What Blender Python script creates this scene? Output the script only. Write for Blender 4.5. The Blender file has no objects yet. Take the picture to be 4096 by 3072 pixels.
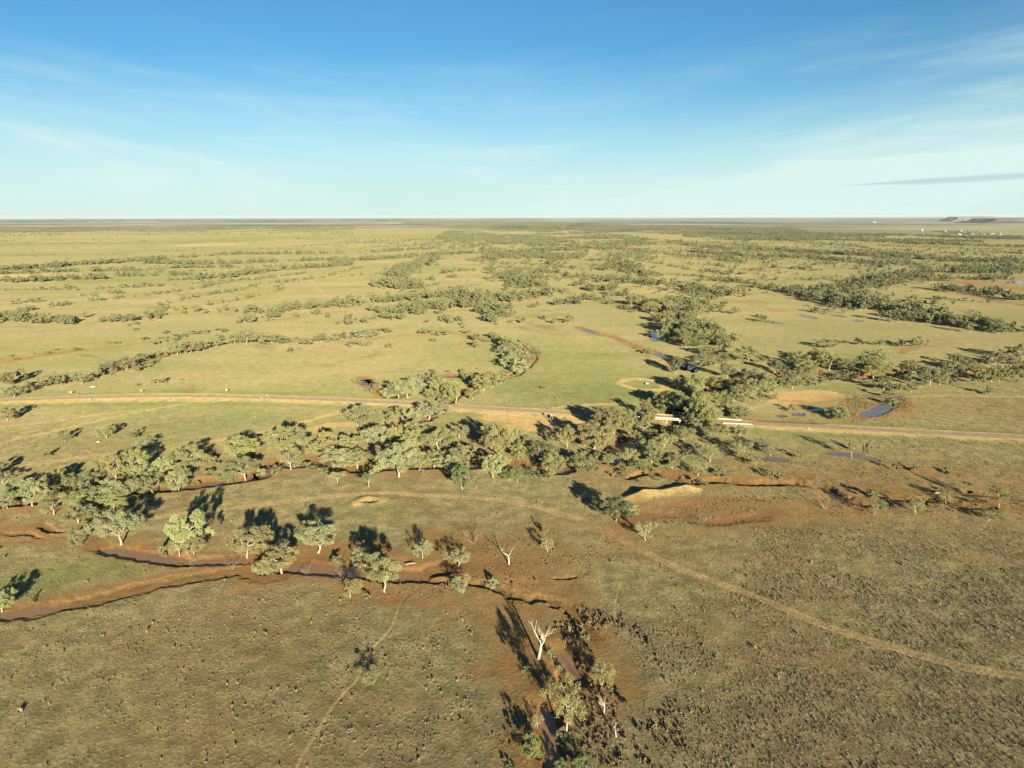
import bpy, math, time
import numpy as np
from mathutils import Matrix

T0 = time.time()
S = bpy.context.scene
COL = S.collection
R = math.radians

# ------------------------------------------------------------------ camera
W4, H4, F4 = 4096.0, 3072.0, 2819.0          # photograph size and focal length in its own pixels
CAM_H = 120.0
PITCH = math.atan((1536 - 866.5) / F4)
ROLL = math.atan(8 / 4096.0)
fw = np.array([0, math.cos(PITCH), -math.sin(PITCH)])
up0 = np.array([0, math.sin(PITCH), math.cos(PITCH)])
rt0 = np.array([1.0, 0, 0])
rt = rt0 * math.cos(ROLL) - up0 * math.sin(ROLL)
up = up0 * math.cos(ROLL) + rt0 * math.sin(ROLL)
cam = bpy.data.cameras.new("camera")
camo = bpy.data.objects.new("camera", cam)
COL.objects.link(camo)
cam.sensor_width = 36.0
cam.lens = 36.0 * F4 / W4
cam.clip_start = 1.0
cam.clip_end = 200000.0
camo.matrix_world = Matrix(((rt[0], up[0], -fw[0], 0), (rt[1], up[1], -fw[1], 0), (rt[2], up[2], -fw[2], CAM_H), (0, 0, 0, 1)))
S.camera = camo

# ------------------------------------------------------------------ light, sky, exposure
SUN_EL, SUN_AZ = R(13.5), R(164.0)            # azimuth clockwise from +Y (the view direction)
sd = (math.sin(SUN_AZ) * math.cos(SUN_EL), math.cos(SUN_AZ) * math.cos(SUN_EL), math.sin(SUN_EL))
sun = bpy.data.lights.new("sun", 'SUN')
sun.energy = 5.0
sun.angle = R(0.5)
sun.color = (1.0, 0.89, 0.64)
suno = bpy.data.objects.new("sun", sun)
COL.objects.link(suno)
from mathutils import Vector
suno.rotation_euler = Vector(sd).to_track_quat('Z', 'Y').to_euler()
suno.location = (200, -400, 500)

world = bpy.data.worlds.new("World")
S.world = world
world.use_nodes = True
nt = world.node_tree
nt.nodes.clear()
def N(tree, t, **kw):
    n = tree.nodes.new(t)
    for k, v in kw.items():
        setattr(n, k, v)
    return n
def mathn(tree, op, a, b=None, c=None, clamp=False):
    n = N(tree, 'ShaderNodeMath', operation=op, use_clamp=clamp)
    for i, v in enumerate((a, b, c)):
        if v is None: continue
        if isinstance(v, (int, float)): n.inputs[i].default_value = v
        else: tree.links.new(v, n.inputs[i])
    return n.outputs[0]
def mixc(tree, f, a, b, mode='MIX'):
    n = N(tree, 'ShaderNodeMix', data_type='RGBA', blend_type=mode)
    for s, v in ((0, f), (6, a), (7, b)):
        if isinstance(v, (int, float)): n.inputs[s].default_value = v
        elif isinstance(v, tuple): n.inputs[s].default_value = (*v, 1)
        else: tree.links.new(v, n.inputs[s])
    return n.outputs[2]
def maprange(tree, v, a, b, c=0.0, d=1.0, smooth=True):
    n = N(tree, 'ShaderNodeMapRange', interpolation_type='SMOOTHSTEP' if smooth else 'LINEAR')
    tree.links.new(v, n.inputs[0])
    for i, k in zip((1, 2, 3, 4), (a, b, c, d)): n.inputs[i].default_value = k
    return n.outputs[0]
def noise(tree, vec, scale, detail=4.0, rough=0.55, dist=0.0):
    n = N(tree, 'ShaderNodeTexNoise')
    n.inputs['Scale'].default_value = scale
    n.inputs['Detail'].default_value = detail
    n.inputs['Roughness'].default_value = rough
    n.inputs['Distortion'].default_value = dist
    if vec is not None: tree.links.new(vec, n.inputs['Vector'])
    return n.outputs['Fac']
SKY_STRENGTH = 0.07
sky = N(nt, 'ShaderNodeTexSky', sky_type='NISHITA', sun_disc=False)
sky.sun_elevation = SUN_EL
sky.sun_rotation = SUN_AZ
sky.altitude = 200.0
sky.air_density = 1.0
sky.dust_density = 0.1
sky.ozone_density = 5.0
# thin cirrus on a high sheet: the direction is carried to a plane overhead
tc = N(nt, 'ShaderNodeTexCoord')
sep = N(nt, 'ShaderNodeSeparateXYZ')
nt.links.new(tc.outputs['Generated'], sep.inputs[0])
zc = mathn(nt, 'MAXIMUM', sep.outputs[2], 0.0)
zz = mathn(nt, 'ADD', zc, 0.06)
px = mathn(nt, 'DIVIDE', sep.outputs[0], zz)
py = mathn(nt, 'DIVIDE', sep.outputs[1], zz)
comb = N(nt, 'ShaderNodeCombineXYZ')
nt.links.new(px, comb.inputs[0]); nt.links.new(py, comb.inputs[1])
def cloudlayer(rot, scx, scy, loc, nscale, lo, hi, dist=0.6, det=6.0):
    m = N(nt, 'ShaderNodeMapping')
    m.inputs['Rotation'].default_value = (0, 0, rot)
    m.inputs['Scale'].default_value = (scx, scy, 1)
    m.inputs['Location'].default_value = (*loc, 0)
    nt.links.new(comb.outputs[0], m.inputs[0])
    return maprange(nt, noise(nt, m.outputs[0], nscale, det, 0.58, dist), lo, hi)
az = mathn(nt, 'ARCTAN2', sep.outputs[0], sep.outputs[1])
spread = mathn(nt, 'SQRT', mathn(nt, 'MULTIPLY_ADD', az, az, 0.006))
def streaks(slope, sa, sw, off, lo, hi, dist):
    w = mathn(nt, 'MULTIPLY_ADD', spread, -slope, sep.outputs[2])
    cb = N(nt, 'ShaderNodeCombineXYZ')
    nt.links.new(mathn(nt, 'MULTIPLY_ADD', az, sa, off), cb.inputs[0])
    nt.links.new(mathn(nt, 'MULTIPLY', w, sw), cb.inputs[1])
    cb.inputs[2].default_value = off
    return maprange(nt, noise(nt, cb.outputs[0], 1.0, 7.0, 0.60, dist), lo, hi)
c1 = streaks(0.12, 2.2, 22.0, 3.7, 0.46, 0.74, 0.55)
c2 = streaks(0.07, 3.5, 34.0, 11.3, 0.50, 0.78, 0.8)
c3 = streaks(0.10, 1.1, 7.0, 5.1, 0.38, 0.70, 0.3)
c4 = cloudlayer(R(20), 0.30, 0.9, (2.2, 4.0), 0.6, 0.50, 0.80, 0.9)
cc = mathn(nt, 'MULTIPLY_ADD', c2, 0.45, mathn(nt, 'MULTIPLY', c1, 1.05))
cc = mathn(nt, 'MULTIPLY', cc, mathn(nt, 'MULTIPLY_ADD', c3, 0.85, 0.15))
cc = mathn(nt, 'MULTIPLY_ADD', c3, 0.40, cc)
side = mathn(nt, 'MULTIPLY_ADD', maprange(nt, az, -0.25, 0.62), 0.035, 0.0)     # the veil reaches higher on the right
thin = maprange(nt, mathn(nt, 'SUBTRACT', sep.outputs[2], side), 0.125, 0.205, 1.0, 0.06)
cc = mathn(nt, 'MULTIPLY', cc, thin, clamp=True)
fan = mathn(nt, 'MULTIPLY', maprange(nt, az, 0.02, 0.45), maprange(nt, mathn(nt, 'SUBTRACT', sep.outputs[2], mathn(nt, 'MULTIPLY', az, 0.10)), .13, .05))
fan = mathn(nt, 'MULTIPLY', fan, mathn(nt, 'MULTIPLY_ADD', c3, 0.5, mathn(nt, 'MULTIPLY', c2, 0.6)))
cc = mathn(nt, 'MULTIPLY_ADD', fan, 0.42, cc, clamp=True)
veil = mathn(nt, 'MULTIPLY_ADD', mathn(nt, 'MULTIPLY', c4, maprange(nt, sep.outputs[2], .3, .1)), 0.06, mathn(nt, 'MULTIPLY', cc, 0.72))
CLOUD = (4.5, 5.7, 5.5)
tint = mixc(nt, 1.0, sky.outputs[0], (0.52, 0.78, 0.76), 'MULTIPLY')
low = maprange(nt, sep.outputs[2], 0.0, 0.20, 0.85, 0.0)      # the thin high veil thickens towards the horizon
veil = mathn(nt, 'MAXIMUM', mathn(nt, 'ADD', veil, mathn(nt, 'MULTIPLY', low, 0.85)), 0.0, clamp=True)
skyc = mixc(nt, veil, tint, CLOUD)
# one long grey cloud bar low on the right: azimuth / height window, softened by noise
barz = mathn(nt, 'MULTIPLY_ADD', az, 0.032, 0.0235)
dz = mathn(nt, 'ABSOLUTE', mathn(nt, 'SUBTRACT', sep.outputs[2], barz))
m2 = N(nt, 'ShaderNodeMapping'); m2.inputs['Scale'].default_value = (9, 9, 60)
nt.links.new(tc.outputs['Generated'], m2.inputs[0])
bn = noise(nt, m2.outputs[0], 1.0, 4.0, 0.5)
halfw = mathn(nt, 'MULTIPLY', maprange(nt, az, 0.40, 0.56), mathn(nt, 'MULTIPLY_ADD', bn, 0.006, 0.0022))
bar = mathn(nt, 'SUBTRACT', 1.0, mathn(nt, 'DIVIDE', dz, mathn(nt, 'MAXIMUM', halfw, 1e-5)), clamp=True)
bar = mathn(nt, 'MULTIPLY', maprange(nt, bar, 0.0, 0.8), 0.42)
skyc = mixc(nt, bar, skyc, (2.0, 2.9, 3.6))
bg = N(nt, 'ShaderNodeBackground')
bg.inputs[1].default_value = SKY_STRENGTH
nt.links.new(skyc, bg.inputs[0])
wo = N(nt, 'ShaderNodeOutputWorld')
nt.links.new(bg.outputs[0], wo.inputs[0])

S.view_settings.view_transform = 'Standard'
S.view_settings.look = 'None'
S.view_settings.gamma = 1.0
S.view_settings.exposure = 1.2
S.cycles.use_denoising = True
S.cycles.max_bounces = 5
S.cycles.diffuse_bounces = 3
S.cycles.glossy_bounces = 2
S.cycles.transmission_bounces = 2
S.cycles.transparent_max_bounces = 6
S.cycles.volume_bounces = 0
S.cycles.use_adaptive_sampling = True
S.cycles.adaptive_threshold = 0.01

# ------------------------------------------------------------------ survey: from the photograph to the plain
CR = {}
for k, x, y, w, ow in (('A', 0, 1700, 1024, 2124), ('B', 1024, 1550, 1024, 1999), ('C', 2048, 1550, 1024, 1999), ('D', 3072, 1550, 1024, 1999),
                       ('E', 0, 2300, 1024, 2201), ('F', 1024, 2300, 1024, 2201), ('G', 2048, 2300, 1024, 2201), ('H', 3072, 2300, 1024, 2201),
                       ('M4', 0, 1300, 1366, 2212), ('M5', 1366, 1300, 1366, 2212), ('M6', 2732, 1300, 1364, 2212),
                       ('T1', 0, 850, 1366, 2212), ('T2', 1366, 850, 1366, 2212), ('T3', 2732, 850, 1364, 2212),
                       ('R1', 2400, 1550, 600, 2212), ('R2', 2700, 1350, 700, 2212), ('R3', 3400, 1350, 696, 2212), ('R4', 0, 1300, 700, 2212),
                       ('R5', 2000, 2450, 700, 1867), ('R6', 3300, 850, 796, 2212), ('P', 0, 0, 4096, 4096), ('Q', 0, 0, 4096, 2212)):
    CR[k] = (x, y, w / ow)
def pix(c, x, y):
    x0, y0, s = CR[c]
    return x0 + x * s, y0 + y * s
def ground_at(u, v, z=0.0):
    a, b = (u - W4 / 2) / F4, (H4 / 2 - v) / F4
    d = fw + rt * a + up * b
    if d[2] > -0.0012: d = d * 1.0; d[2] = -0.0012
    t = (z - CAM_H) / d[2]
    return np.array([d[0] * t, d[1] * t])
def gp(c, x, y): return ground_at(*pix(c, x, y))
def project(x, y, z):
    q = np.stack([np.asarray(x, float), np.asarray(y, float), np.asarray(z, float) - CAM_H], -1)
    dep = q @ fw
    return W4 / 2 + F4 * (q @ rt) / dep, H4 / 2 - F4 * (q @ up) / dep, dep
def height_for(P, vtop):
    q = np.array([P[0], P[1], -CAM_H])
    k = -(vtop - H4 / 2) / F4
    return (k * (fw @ q) - up @ q) / (up[2] - k * fw[2])
def line(c, *xy):
    """a traced line: crop letter(s) and points -> smoothed points on the plain"""
    pts, cc = [], c
    for p in xy:
        if isinstance(p, str): cc = p
        else: pts.append(gp(cc, *p))
    return smooth(np.array(pts))
def smooth(P, n=6):
    if len(P) < 3: return P
    E = np.vstack([2 * P[0] - P[1], P, 2 * P[-1] - P[-2]])
    out = []
    for i in range(1, len(E) - 2):
        p0, p1, p2, p3 = E[i - 1], E[i], E[i + 1], E[i + 2]
        for t in np.linspace(0, 1, n, endpoint=False):
            out.append(0.5 * ((2 * p1) + (-p0 + p2) * t + (2 * p0 - 5 * p1 + 4 * p2 - p3) * t * t + (-p0 + 3 * p1 - 3 * p2 + p3) * t ** 3))
    out.append(P[-1])
    return np.array(out)

# ------------------------------------------------------------------ number helpers
def _hash(ix, iy, seed):
    h = (ix.astype(np.uint32) * np.uint32(374761393) + iy.astype(np.uint32) * np.uint32(668265263) + np.uint32((seed * 2246822519) & 0xffffffff))
    h = (h ^ (h >> np.uint32(13))) * np.uint32(1274126177)
    h = h ^ (h >> np.uint32(16))
    return (h & np.uint32(0xffffff)).astype(np.float32) / np.float32(0xffffff)
def vnoise(x, y, seed=0):
    ix, iy = np.floor(x), np.floor(y)
    fx, fy = (x - ix).astype(np.float32), (y - iy).astype(np.float32)
    ix, iy = ix.astype(np.int64), iy.astype(np.int64)
    fx, fy = fx * fx * (3 - 2 * fx), fy * fy * (3 - 2 * fy)
    a, b, c, d = _hash(ix, iy, seed), _hash(ix + 1, iy, seed), _hash(ix, iy + 1, seed), _hash(ix + 1, iy + 1, seed)
    return (a + (b - a) * fx) * (1 - fy) + (c + (d - c) * fx) * fy
def fbm(x, y, scale, oct=4, seed=0):
    v, amp, tot = 0.0, 1.0, 0.0
    for o in range(oct):
        v = v + amp * vnoise(x / scale + 17.3 * o, y / scale - 9.1 * o, seed + o)
        tot += amp; amp *= 0.5; scale *= 0.5
    return v / tot
def sstep(a, b, x):
    d_ = np.asarray(b - a); t = np.clip((x - a) / np.where(d_ == 0, 1e-9, d_), 0, 1)
    return t * t * (3 - 2 * t)
def dist_line(X, Y, P, reach):
    """distance to a polyline (inf beyond reach), and how far along it 0..1"""
    D = np.full(X.shape, np.inf, np.float32)
    A = np.zeros(X.shape, np.float32)
    lo, hi = P.min(0) - reach, P.max(0) + reach
    idx = np.nonzero((X > lo[0]) & (X < hi[0]) & (Y > lo[1]) & (Y < hi[1]))[0]
    if len(idx) == 0: return D, A
    L = np.r_[0, np.cumsum(np.hypot(*(P[1:] - P[:-1]).T))]
    x, y = X[idx], Y[idx]
    d, al = np.full(x.shape, np.inf), np.zeros(x.shape)
    for i in range(len(P) - 1):
        a, b = P[i], P[i + 1]
        s = np.nonzero((x > min(a[0], b[0]) - reach) & (x < max(a[0], b[0]) + reach) & (y > min(a[1], b[1]) - reach) & (y < max(a[1], b[1]) + reach))[0]
        if len(s) == 0: continue
        e = b - a; l2 = e @ e + 1e-9
        t = np.clip(((x[s] - a[0]) * e[0] + (y[s] - a[1]) * e[1]) / l2, 0, 1)
        dd = np.hypot(x[s] - a[0] - t * e[0], y[s] - a[1] - t * e[1])
        m = dd < d[s]
        d[s[m]] = dd[m]; al[s[m]] = (L[i] + t[m] * math.sqrt(l2)) / L[-1]
    D[idx] = d; A[idx] = al
    return D, A
def in_poly(X, Y, P):
    r = np.zeros(X.shape, bool)
    j = len(P) - 1
    for i in range(len(P)):
        xi, yi, xj, yj = P[i][0], P[i][1], P[j][0], P[j][1]
        c = ((yi > Y) != (yj > Y)) & (X < (xj - xi) * (Y - yi) / (yj - yi + 1e-12) + xi)
        r ^= c
        j = i
    return r
def poly(c, *xy):
    pts, cc = [], c
    for p in xy:
        if isinstance(p, str): cc = p
        else: pts.append(gp(cc, *p))
    return np.array(pts)

# ------------------------------------------------------------------ what lies on the plain
# channels: (line, half width of the floor, width of the bank, depth, reach of the bare red soil)
CH = [
 (line('A', (-250, 690), (0, 640), (330, 600), (560, 520), (800, 495), (1100, 520), (1440, 505), (1850, 455), (2124, 410), 'B', (150, 595), (400, 585), (560, 585), (800, 620), (1030, 610), (1300, 600), (1600, 600), (1780, 590), (2000, 605), 'C', (130, 630), (290, 645), (450, 618), (690, 600)), 5.0, 2.6, 1.9, 4),
 (line('C', (690, 600), (760, 650), (860, 697), (930, 702), (1050, 664), (1200, 680), (1330, 722), (1440, 738), (1600, 718), (1900, 742), 'D', (230, 745), (420, 765), (540, 842), (750, 898), (880, 915), (930, 872), (1100, 872), (1400, 882), (1560, 930), (1780, 942)), 1.6, 2.2, 1.7, 8),
 (line('D', (1400, 800), (1500, 822), (1700, 828), (1900, 855), (2000, 868), (2150, 880)), 2.0, 2.0, 1.2, 9),
 (line('C', (690, 600), (760, 570), (830, 490), (900, 430), (1000, 370), (1120, 320), (1250, 280), 'R1', (1150, 330), (1210, 270), (1330, 180), (1500, 60), 'R2', (100, 850), (260, 770), (450, 660), (640, 560), (860, 540), (1100, 500), (1300, 470), (1500, 430), (1750, 430), (2000, 470), 'R3', (150, 500), (500, 440), (900, 440), (1200, 470), (1550, 440), (1900, 420), (2212, 330)), 4.0, 3.5, 2.6, 12),
 (line('A', (780, 985), (820, 1012), (1000, 1045), (1150, 1075), (1350, 1105), (1520, 1122), (1700, 1132), (1900, 1125), (2124, 1105), 'B', (100, 1400), (300, 1390), (450, 1410), (620, 1420), (800, 1430), (950, 1450), (1100, 1465), (1280, 1465), (1400, 1425), (1520, 1400), (1700, 1405)), 3.0, 2.0, .9, 10),
 (line('B', (900, 1440), (1110, 1490), (1400, 1510), (1700, 1535), (1900, 1580), 'C', (0, 1622), (140, 1650), 'G', (200, 200), (330, 222), (470, 275), (600, 400), (690, 500), (770, 600)), 0.7, 1.8, .7, 9),
 (line('A', (-200, 1600), (0, 1572), (200, 1560), (400, 1525), (800, 1440), (1300, 1320), (1700, 1250), (2000, 1195), 'B', (120, 1450), (300, 1440)), 3.0, 3.0, .60, 7),
 (line('G', (380, 530), (430, 650), (490, 800), (560, 930), (620, 1000)), 1.7, 2.4, 1.4, 8),
 (line('G', (240, 1000), (275, 1130), (320, 1280), (325, 1450), (370, 1659), (400, 1800)), 1.9, 2.8, 1.7, 10),
 (line('A', (-50, 905), (130, 905), (260, 905), (360, 940), (480, 935), (600, 905)), 0.3, 1.2, 0.45, 6),
 (line('A', (355, 790), (390, 840), (430, 872), (520, 885), (610, 878)), 1.0, 1.6, .8, 5),
 (line('C', (250, 1490), (350, 1497), (450, 1485), (540, 1465), (600, 1430)), 0.4, 1.2, 0.4, 5),
 (line('C', (930, 1050), (1010, 1010), (1150, 985), (1300, 990), (1450, 1040), (1650, 1045), (1850, 1015), (1999, 975), 'D', (80, 955)), 1.0, 4.0, 0.45, 12),
 # further back: oxbows and side channels
 (line('M5', (140, 345), (240, 430), (350, 455), (430, 430), (500, 370), (600, 335), (740, 325), (900, 315), (1010, 330), (1120, 320), (1200, 250), (1230, 190), (1150, 120), (1040, 110), (940, 95), (830, 70)), 3, 4, 1.6, 8),
 (line('M5', (1110, 320), (900, 380), (780, 430), (690, 490), (640, 540), (520, 610), (380, 660)), 3, 4, 1.6, 7),
 (line('M5', (1540, 15), (1640, 50), (1760, 75), (1880, 130), (2010, 170), (2100, 205), (2200, 275)), 3, 4, 1.0, 8),
 (line('M4', (-50, 445), (100, 410), (300, 380), (520, 345), (700, 300), (900, 250), (1100, 180), (1300, 140), (1600, 100), (1900, 100), (2212, 60)), 2, 5, 1.2, 9),
]
BEDS = [  # red bare strips without a real channel: (line, radius, strength)
 (line('A', (-100, 880), (300, 930), (700, 950), (1000, 960), (1400, 1040), (1700, 1090), (2124, 1090)), 11, .8),
 (line('A', (-100, 690), (200, 690), (450, 680), (700, 780)), 6, .8),
 (line('A', (-60, 1560), (300, 1480), (900, 1350), (1500, 1230), (2050, 1150)), 6, .9),
 (line('A', (1500, 560), (1900, 470), (2124, 460), 'B', (400, 640), (900, 650), (1400, 680), (1700, 690)), 4, .8),
 (line('B', (100, 1350), (600, 1300), (1100, 1420), (1600, 1480), (1999, 1560)), 17, .95),
 (line('B', (1400, 1200), (1999, 1300), 'C', (300, 1300), (450, 1500), (150, 1560)), 16, .75),
 (line('C', (250, 1180), (600, 1130), (900, 1200), (650, 1330), (350, 1420)), 15, .55),
 (line('F', (1050, 120), (1400, 250), (1750, 250), (2150, 350)), 10, .8),
 (line('G', (0, 400), (150, 300), (420, 250), (600, 420), (700, 600), (800, 850), (900, 1150)), 10, .72),
 (line('G', (60, 600), (150, 900), (200, 1250), (150, 1659)), 9, .85),
 (line('G', (650, 800), (750, 1200), (800, 1659)), 11, .55),
 (line('F', (2000, 650), (2100, 1000), (2200, 1500)), 8, .6),
 (line('C', (950, 1010), (1200, 950), (1500, 920), (1800, 900), 'D', (100, 920), (350, 950), (650, 960)), 9, .9),
 (line('D', (400, 140), (700, 120), (1000, 110)), 20, .62),
 (line('D', (1050, 110), (1500, 130), (2000, 160), (2300, 190)), 22, .5),
 (line('D', (0, 640), (500, 690), (1000, 730), (1500, 780), (2100, 850)), 24, .58),
 (line('D', (900, 600), (1400, 640), (2100, 700)), 16, .55),
 (line('D', (-100, 900), (500, 960), (1200, 990), (2100, 1010)), 14, .55),
 (line('C', (300, 1090), (700, 1120), (1000, 1150), (1500, 1090), (1999, 1040)), 12, .6),
 (line('C', (1000, 980), (1400, 960), (1800, 940)), 14, .7),
 (line('R2', (1000, 980), (1500, 1010), (2000, 1060)), 9, .6),
 (line('A', (1150, 1020), (1600, 1000), (2000, 1020), 'B', (150, 1300)), 12, .55),
 (line('D', (600, 190), (760, 240), (980, 200), (1100, 110)), 12, .9),
 (line('D', (980, 150), (1300, 170), (1600, 190), (2000, 235)), 9, .55),
 (line('D', (700, 640), (1200, 650), (1600, 690), (2050, 745)), 11, .75),
 (line('D', (300, 700), (700, 760), (1200, 840), (1600, 880), (2000, 900)), 12, .8),
 (line('C', (900, 650), (1100, 640), (1400, 680), (1600, 700), 'D', (0, 715), (250, 710)), 5, 1.),
 (line('R1', (100, 640), (300, 720), (600, 700)), 6, .9),
 (line('R2', (560, 900), (700, 960), (950, 1010)), 7, .8),
 (line('M4', (0, 240), (250, 200), (480, 170), (700, 145), (1000, 110)), 9, .9),
 (line('M4', (500, 395), (640, 380)), 6, .6),
 (line('M4', (1900, 180), (2212, 145)), 12, .5),
 (line('M5', (0, 110), (250, 80), (560, 60)), 12, .6),
 (line('M5', (780, 90), (880, 160), (960, 230)), 10, .4),
 (line('M5', (1280, 60), (1500, 0)), 14, .4),
 (line('T2', (1480, 420), (1700, 470), (1900, 500)), 20, .5),
 (line('T2', (400, 600), (700, 590), (1100, 575), (1300, 545)), 14, .8),
 (line('T2', (700, 640), (900, 610), (1050, 570)), 12, .6),
 (line('T2', (1600, 580), (1800, 560), (1860, 540)), 14, .6),
 (line('T2', (2030, 610), (2090, 690)), 10, .8),
 (line('T1', (1200, 655), (1600, 650), (2000, 660), (2212, 640)), 10, .6),
 (line('T1', (1560, 720), (1800, 695), (2000, 670)), 10, .6),
 (line('T3', (330, 560), (500, 610), (650, 640)), 16, .55),
 (line('T3', (0, 460), (250, 480), (420, 520)), 14, .5),
 (line('T3', (250, 310), (500, 345), (900, 370), (1200, 385)), 16, .5),
 (line('T3', (1750, 440), (1950, 470), (2250, 500)), 60, .85),
 (line('T3', (1750, 510), (2000, 570), (2250, 610)), 14, .8),
 (line('T2', (1500, 430), (1750, 400), (2200, 390)), 20, .35),
 (line('T2', (1600, 320), (1900, 310), (2212, 350)), 30, .35),
 (line('R3', (900, 100), (1050, 110), (1250, 70)), 8, .6),
 (line('R3', (640, 200), (760, 140), (950, 90)), 4, .9),
]
_g = np.random.default_rng(77)
GUTTERS = []
for _k in range(84):
    _x, _y = _g.uniform(-500, 1700), _g.uniform(1400, 4200)
    _a = _g.uniform(-.25, .75) if _x > 150 else _g.uniform(-.8, .3)
    _p = [(_x, _y)]
    for _s in range(int(_g.integers(10, 26))):
        _a += _g.normal() * .22 + (.02 if _x > 150 else -.02)
        _p.append((_p[-1][0] + math.sin(_a) * 55, _p[-1][1] - math.cos(_a) * 55))
        if _p[-1][1] < 820: break
    if len(_p) > 5: GUTTERS.append(smooth(np.array(_p), 3))
for _p in GUTTERS: BEDS.append((_p, _g.uniform(3, 7), _g.uniform(.3, .65)))
PALES = [  # dry straw or bare sandy ground
 (line('M5', (1800, 375), (1900, 350), (2060, 370), (2090, 420), (1900, 415), (1800, 385)), 4.5, .6),
 (line('M6', (640, 450), (800, 440), (960, 450), (800, 480), (640, 500)), 9, .9),
 (line('B', (450, 330), (600, 290), (750, 290)), 6, .7),
 (line('M5', (1020, 590), (1250, 620), (1450, 620), (1600, 600)), 13, .75),
 (line('C', (50, 290), (250, 330), (400, 400)), 8, .7),
 (line('B', (820, 900), (900, 885), (970, 880)), 4.5, .9),
 (line('T1', (1230, 213), (1370, 208), (1470, 207)), 90, .8),
 (line('T1', (450, 160), (800, 158), (1210, 152)), 80, .6),
 (line('T1', (330, 190), (480, 186), (620, 186)), 70, .6),
 (line('T1', (0, 410), (250, 408), (500, 404)), 40, .7),
 (line('T1', (0, 330), (400, 318), (760, 300)), 60, .4),
 (line('T2', (0, 92), (100, 90), (180, 88)), 150, .8),
 (line('T2', (1100, 105), (1400, 108)), 120, .5),
 (line('T2', (0, 210), (350, 205), (650, 195)), 60, .5),
 (line('M4', (380, 495), (900, 490), (1400, 492)), 7, .5),
]
SCREEN_GREEN = [  # fresh green growth after rain
 (line('T1', (0, 205), (400, 200), (1000, 195), (1500, 180)), 150, .8),
 (line('T1', (0, 275), (400, 272), (750, 268)), 80, .8),
 (line('T1', (1400, 175), (1800, 160), (2212, 165)), 200, .5),
 (line('T1', (1000, 245), (1600, 235), (2212, 235)), 130, .5),
 (line('T2', (0, 160), (400, 155), (700, 140)), 200, .6),
 (line('T2', (0, 250), (300, 240), (900, 235)), 50, .5),
 (line('T1', (500, 450), (800, 440), (1000, 440)), 50, .6),
 (line('M5', (1150, 400), (1500, 420), (1850, 440)), 40, .8),
 (line('M5', (1300, 200), (1600, 250), (1800, 330)), 70, .45),
 (line('M4', (350, 180), (550, 165), (760, 160)), 14, .6),
 (line('M4', (60, 440), (300, 440), (420, 430)), 9, .6),
 (line('M4', (1000, 600), (1250, 640), (1500, 600)), 25, .4),
 (line('A', (300, 1300), (600, 1220), (1000, 1140)), 10, .9),
 (line('A', (500, 170), (900, 130), (1400, 150)), 12, .5),
 (line('B', (700, 960), (1000, 920), (1150, 960)), 9, .5),
 (line('C', (40, 730), (250, 680), (450, 640)), 3, .8),
 (line('C', (1000, 600), (1150, 590)), 5, .7),
 (line('C', (1350, 540), (1700, 560), (1999, 640)), 12, .4),
 (line('D', (0, 330), (300, 420), (700, 650)), 10, .3),
 (line('R2', (700, 350), (850, 370)), 8, .7),
 (line('R2', (1750, 620), (2150, 640)), 8, .8),
 (line('B', (1350, 300), (1700, 230)), 7, .5),
 (line('T2', (400, 390), (700, 350), (900, 340)), 50, .5),
 (line('T2', (1600, 330), (1800, 350)), 40, .5),
 (line('T3', (900, 205), (1600, 220), (2212, 240)), 60, .5),
 (line('F', (950, 930), (1040, 910)), 2.5, .8),
 (line('E', (650, 180), (1000, 130)), 6, .4),
 (line('D', (560, 20), (640, 40)), 6, .7),
]
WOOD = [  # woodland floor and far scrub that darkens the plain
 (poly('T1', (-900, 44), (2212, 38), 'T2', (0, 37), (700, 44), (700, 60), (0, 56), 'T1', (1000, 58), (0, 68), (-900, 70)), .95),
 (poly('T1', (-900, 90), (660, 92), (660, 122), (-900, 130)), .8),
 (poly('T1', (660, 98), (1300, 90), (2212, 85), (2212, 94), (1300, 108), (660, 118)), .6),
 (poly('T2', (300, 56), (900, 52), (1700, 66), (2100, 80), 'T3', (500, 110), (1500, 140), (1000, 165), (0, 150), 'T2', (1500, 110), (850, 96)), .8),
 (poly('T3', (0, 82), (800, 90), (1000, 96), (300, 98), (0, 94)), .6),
 (poly('T3', (900, 145), (1700, 148), (2300, 150), (2300, 158), (1300, 156)), .5),
]
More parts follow.
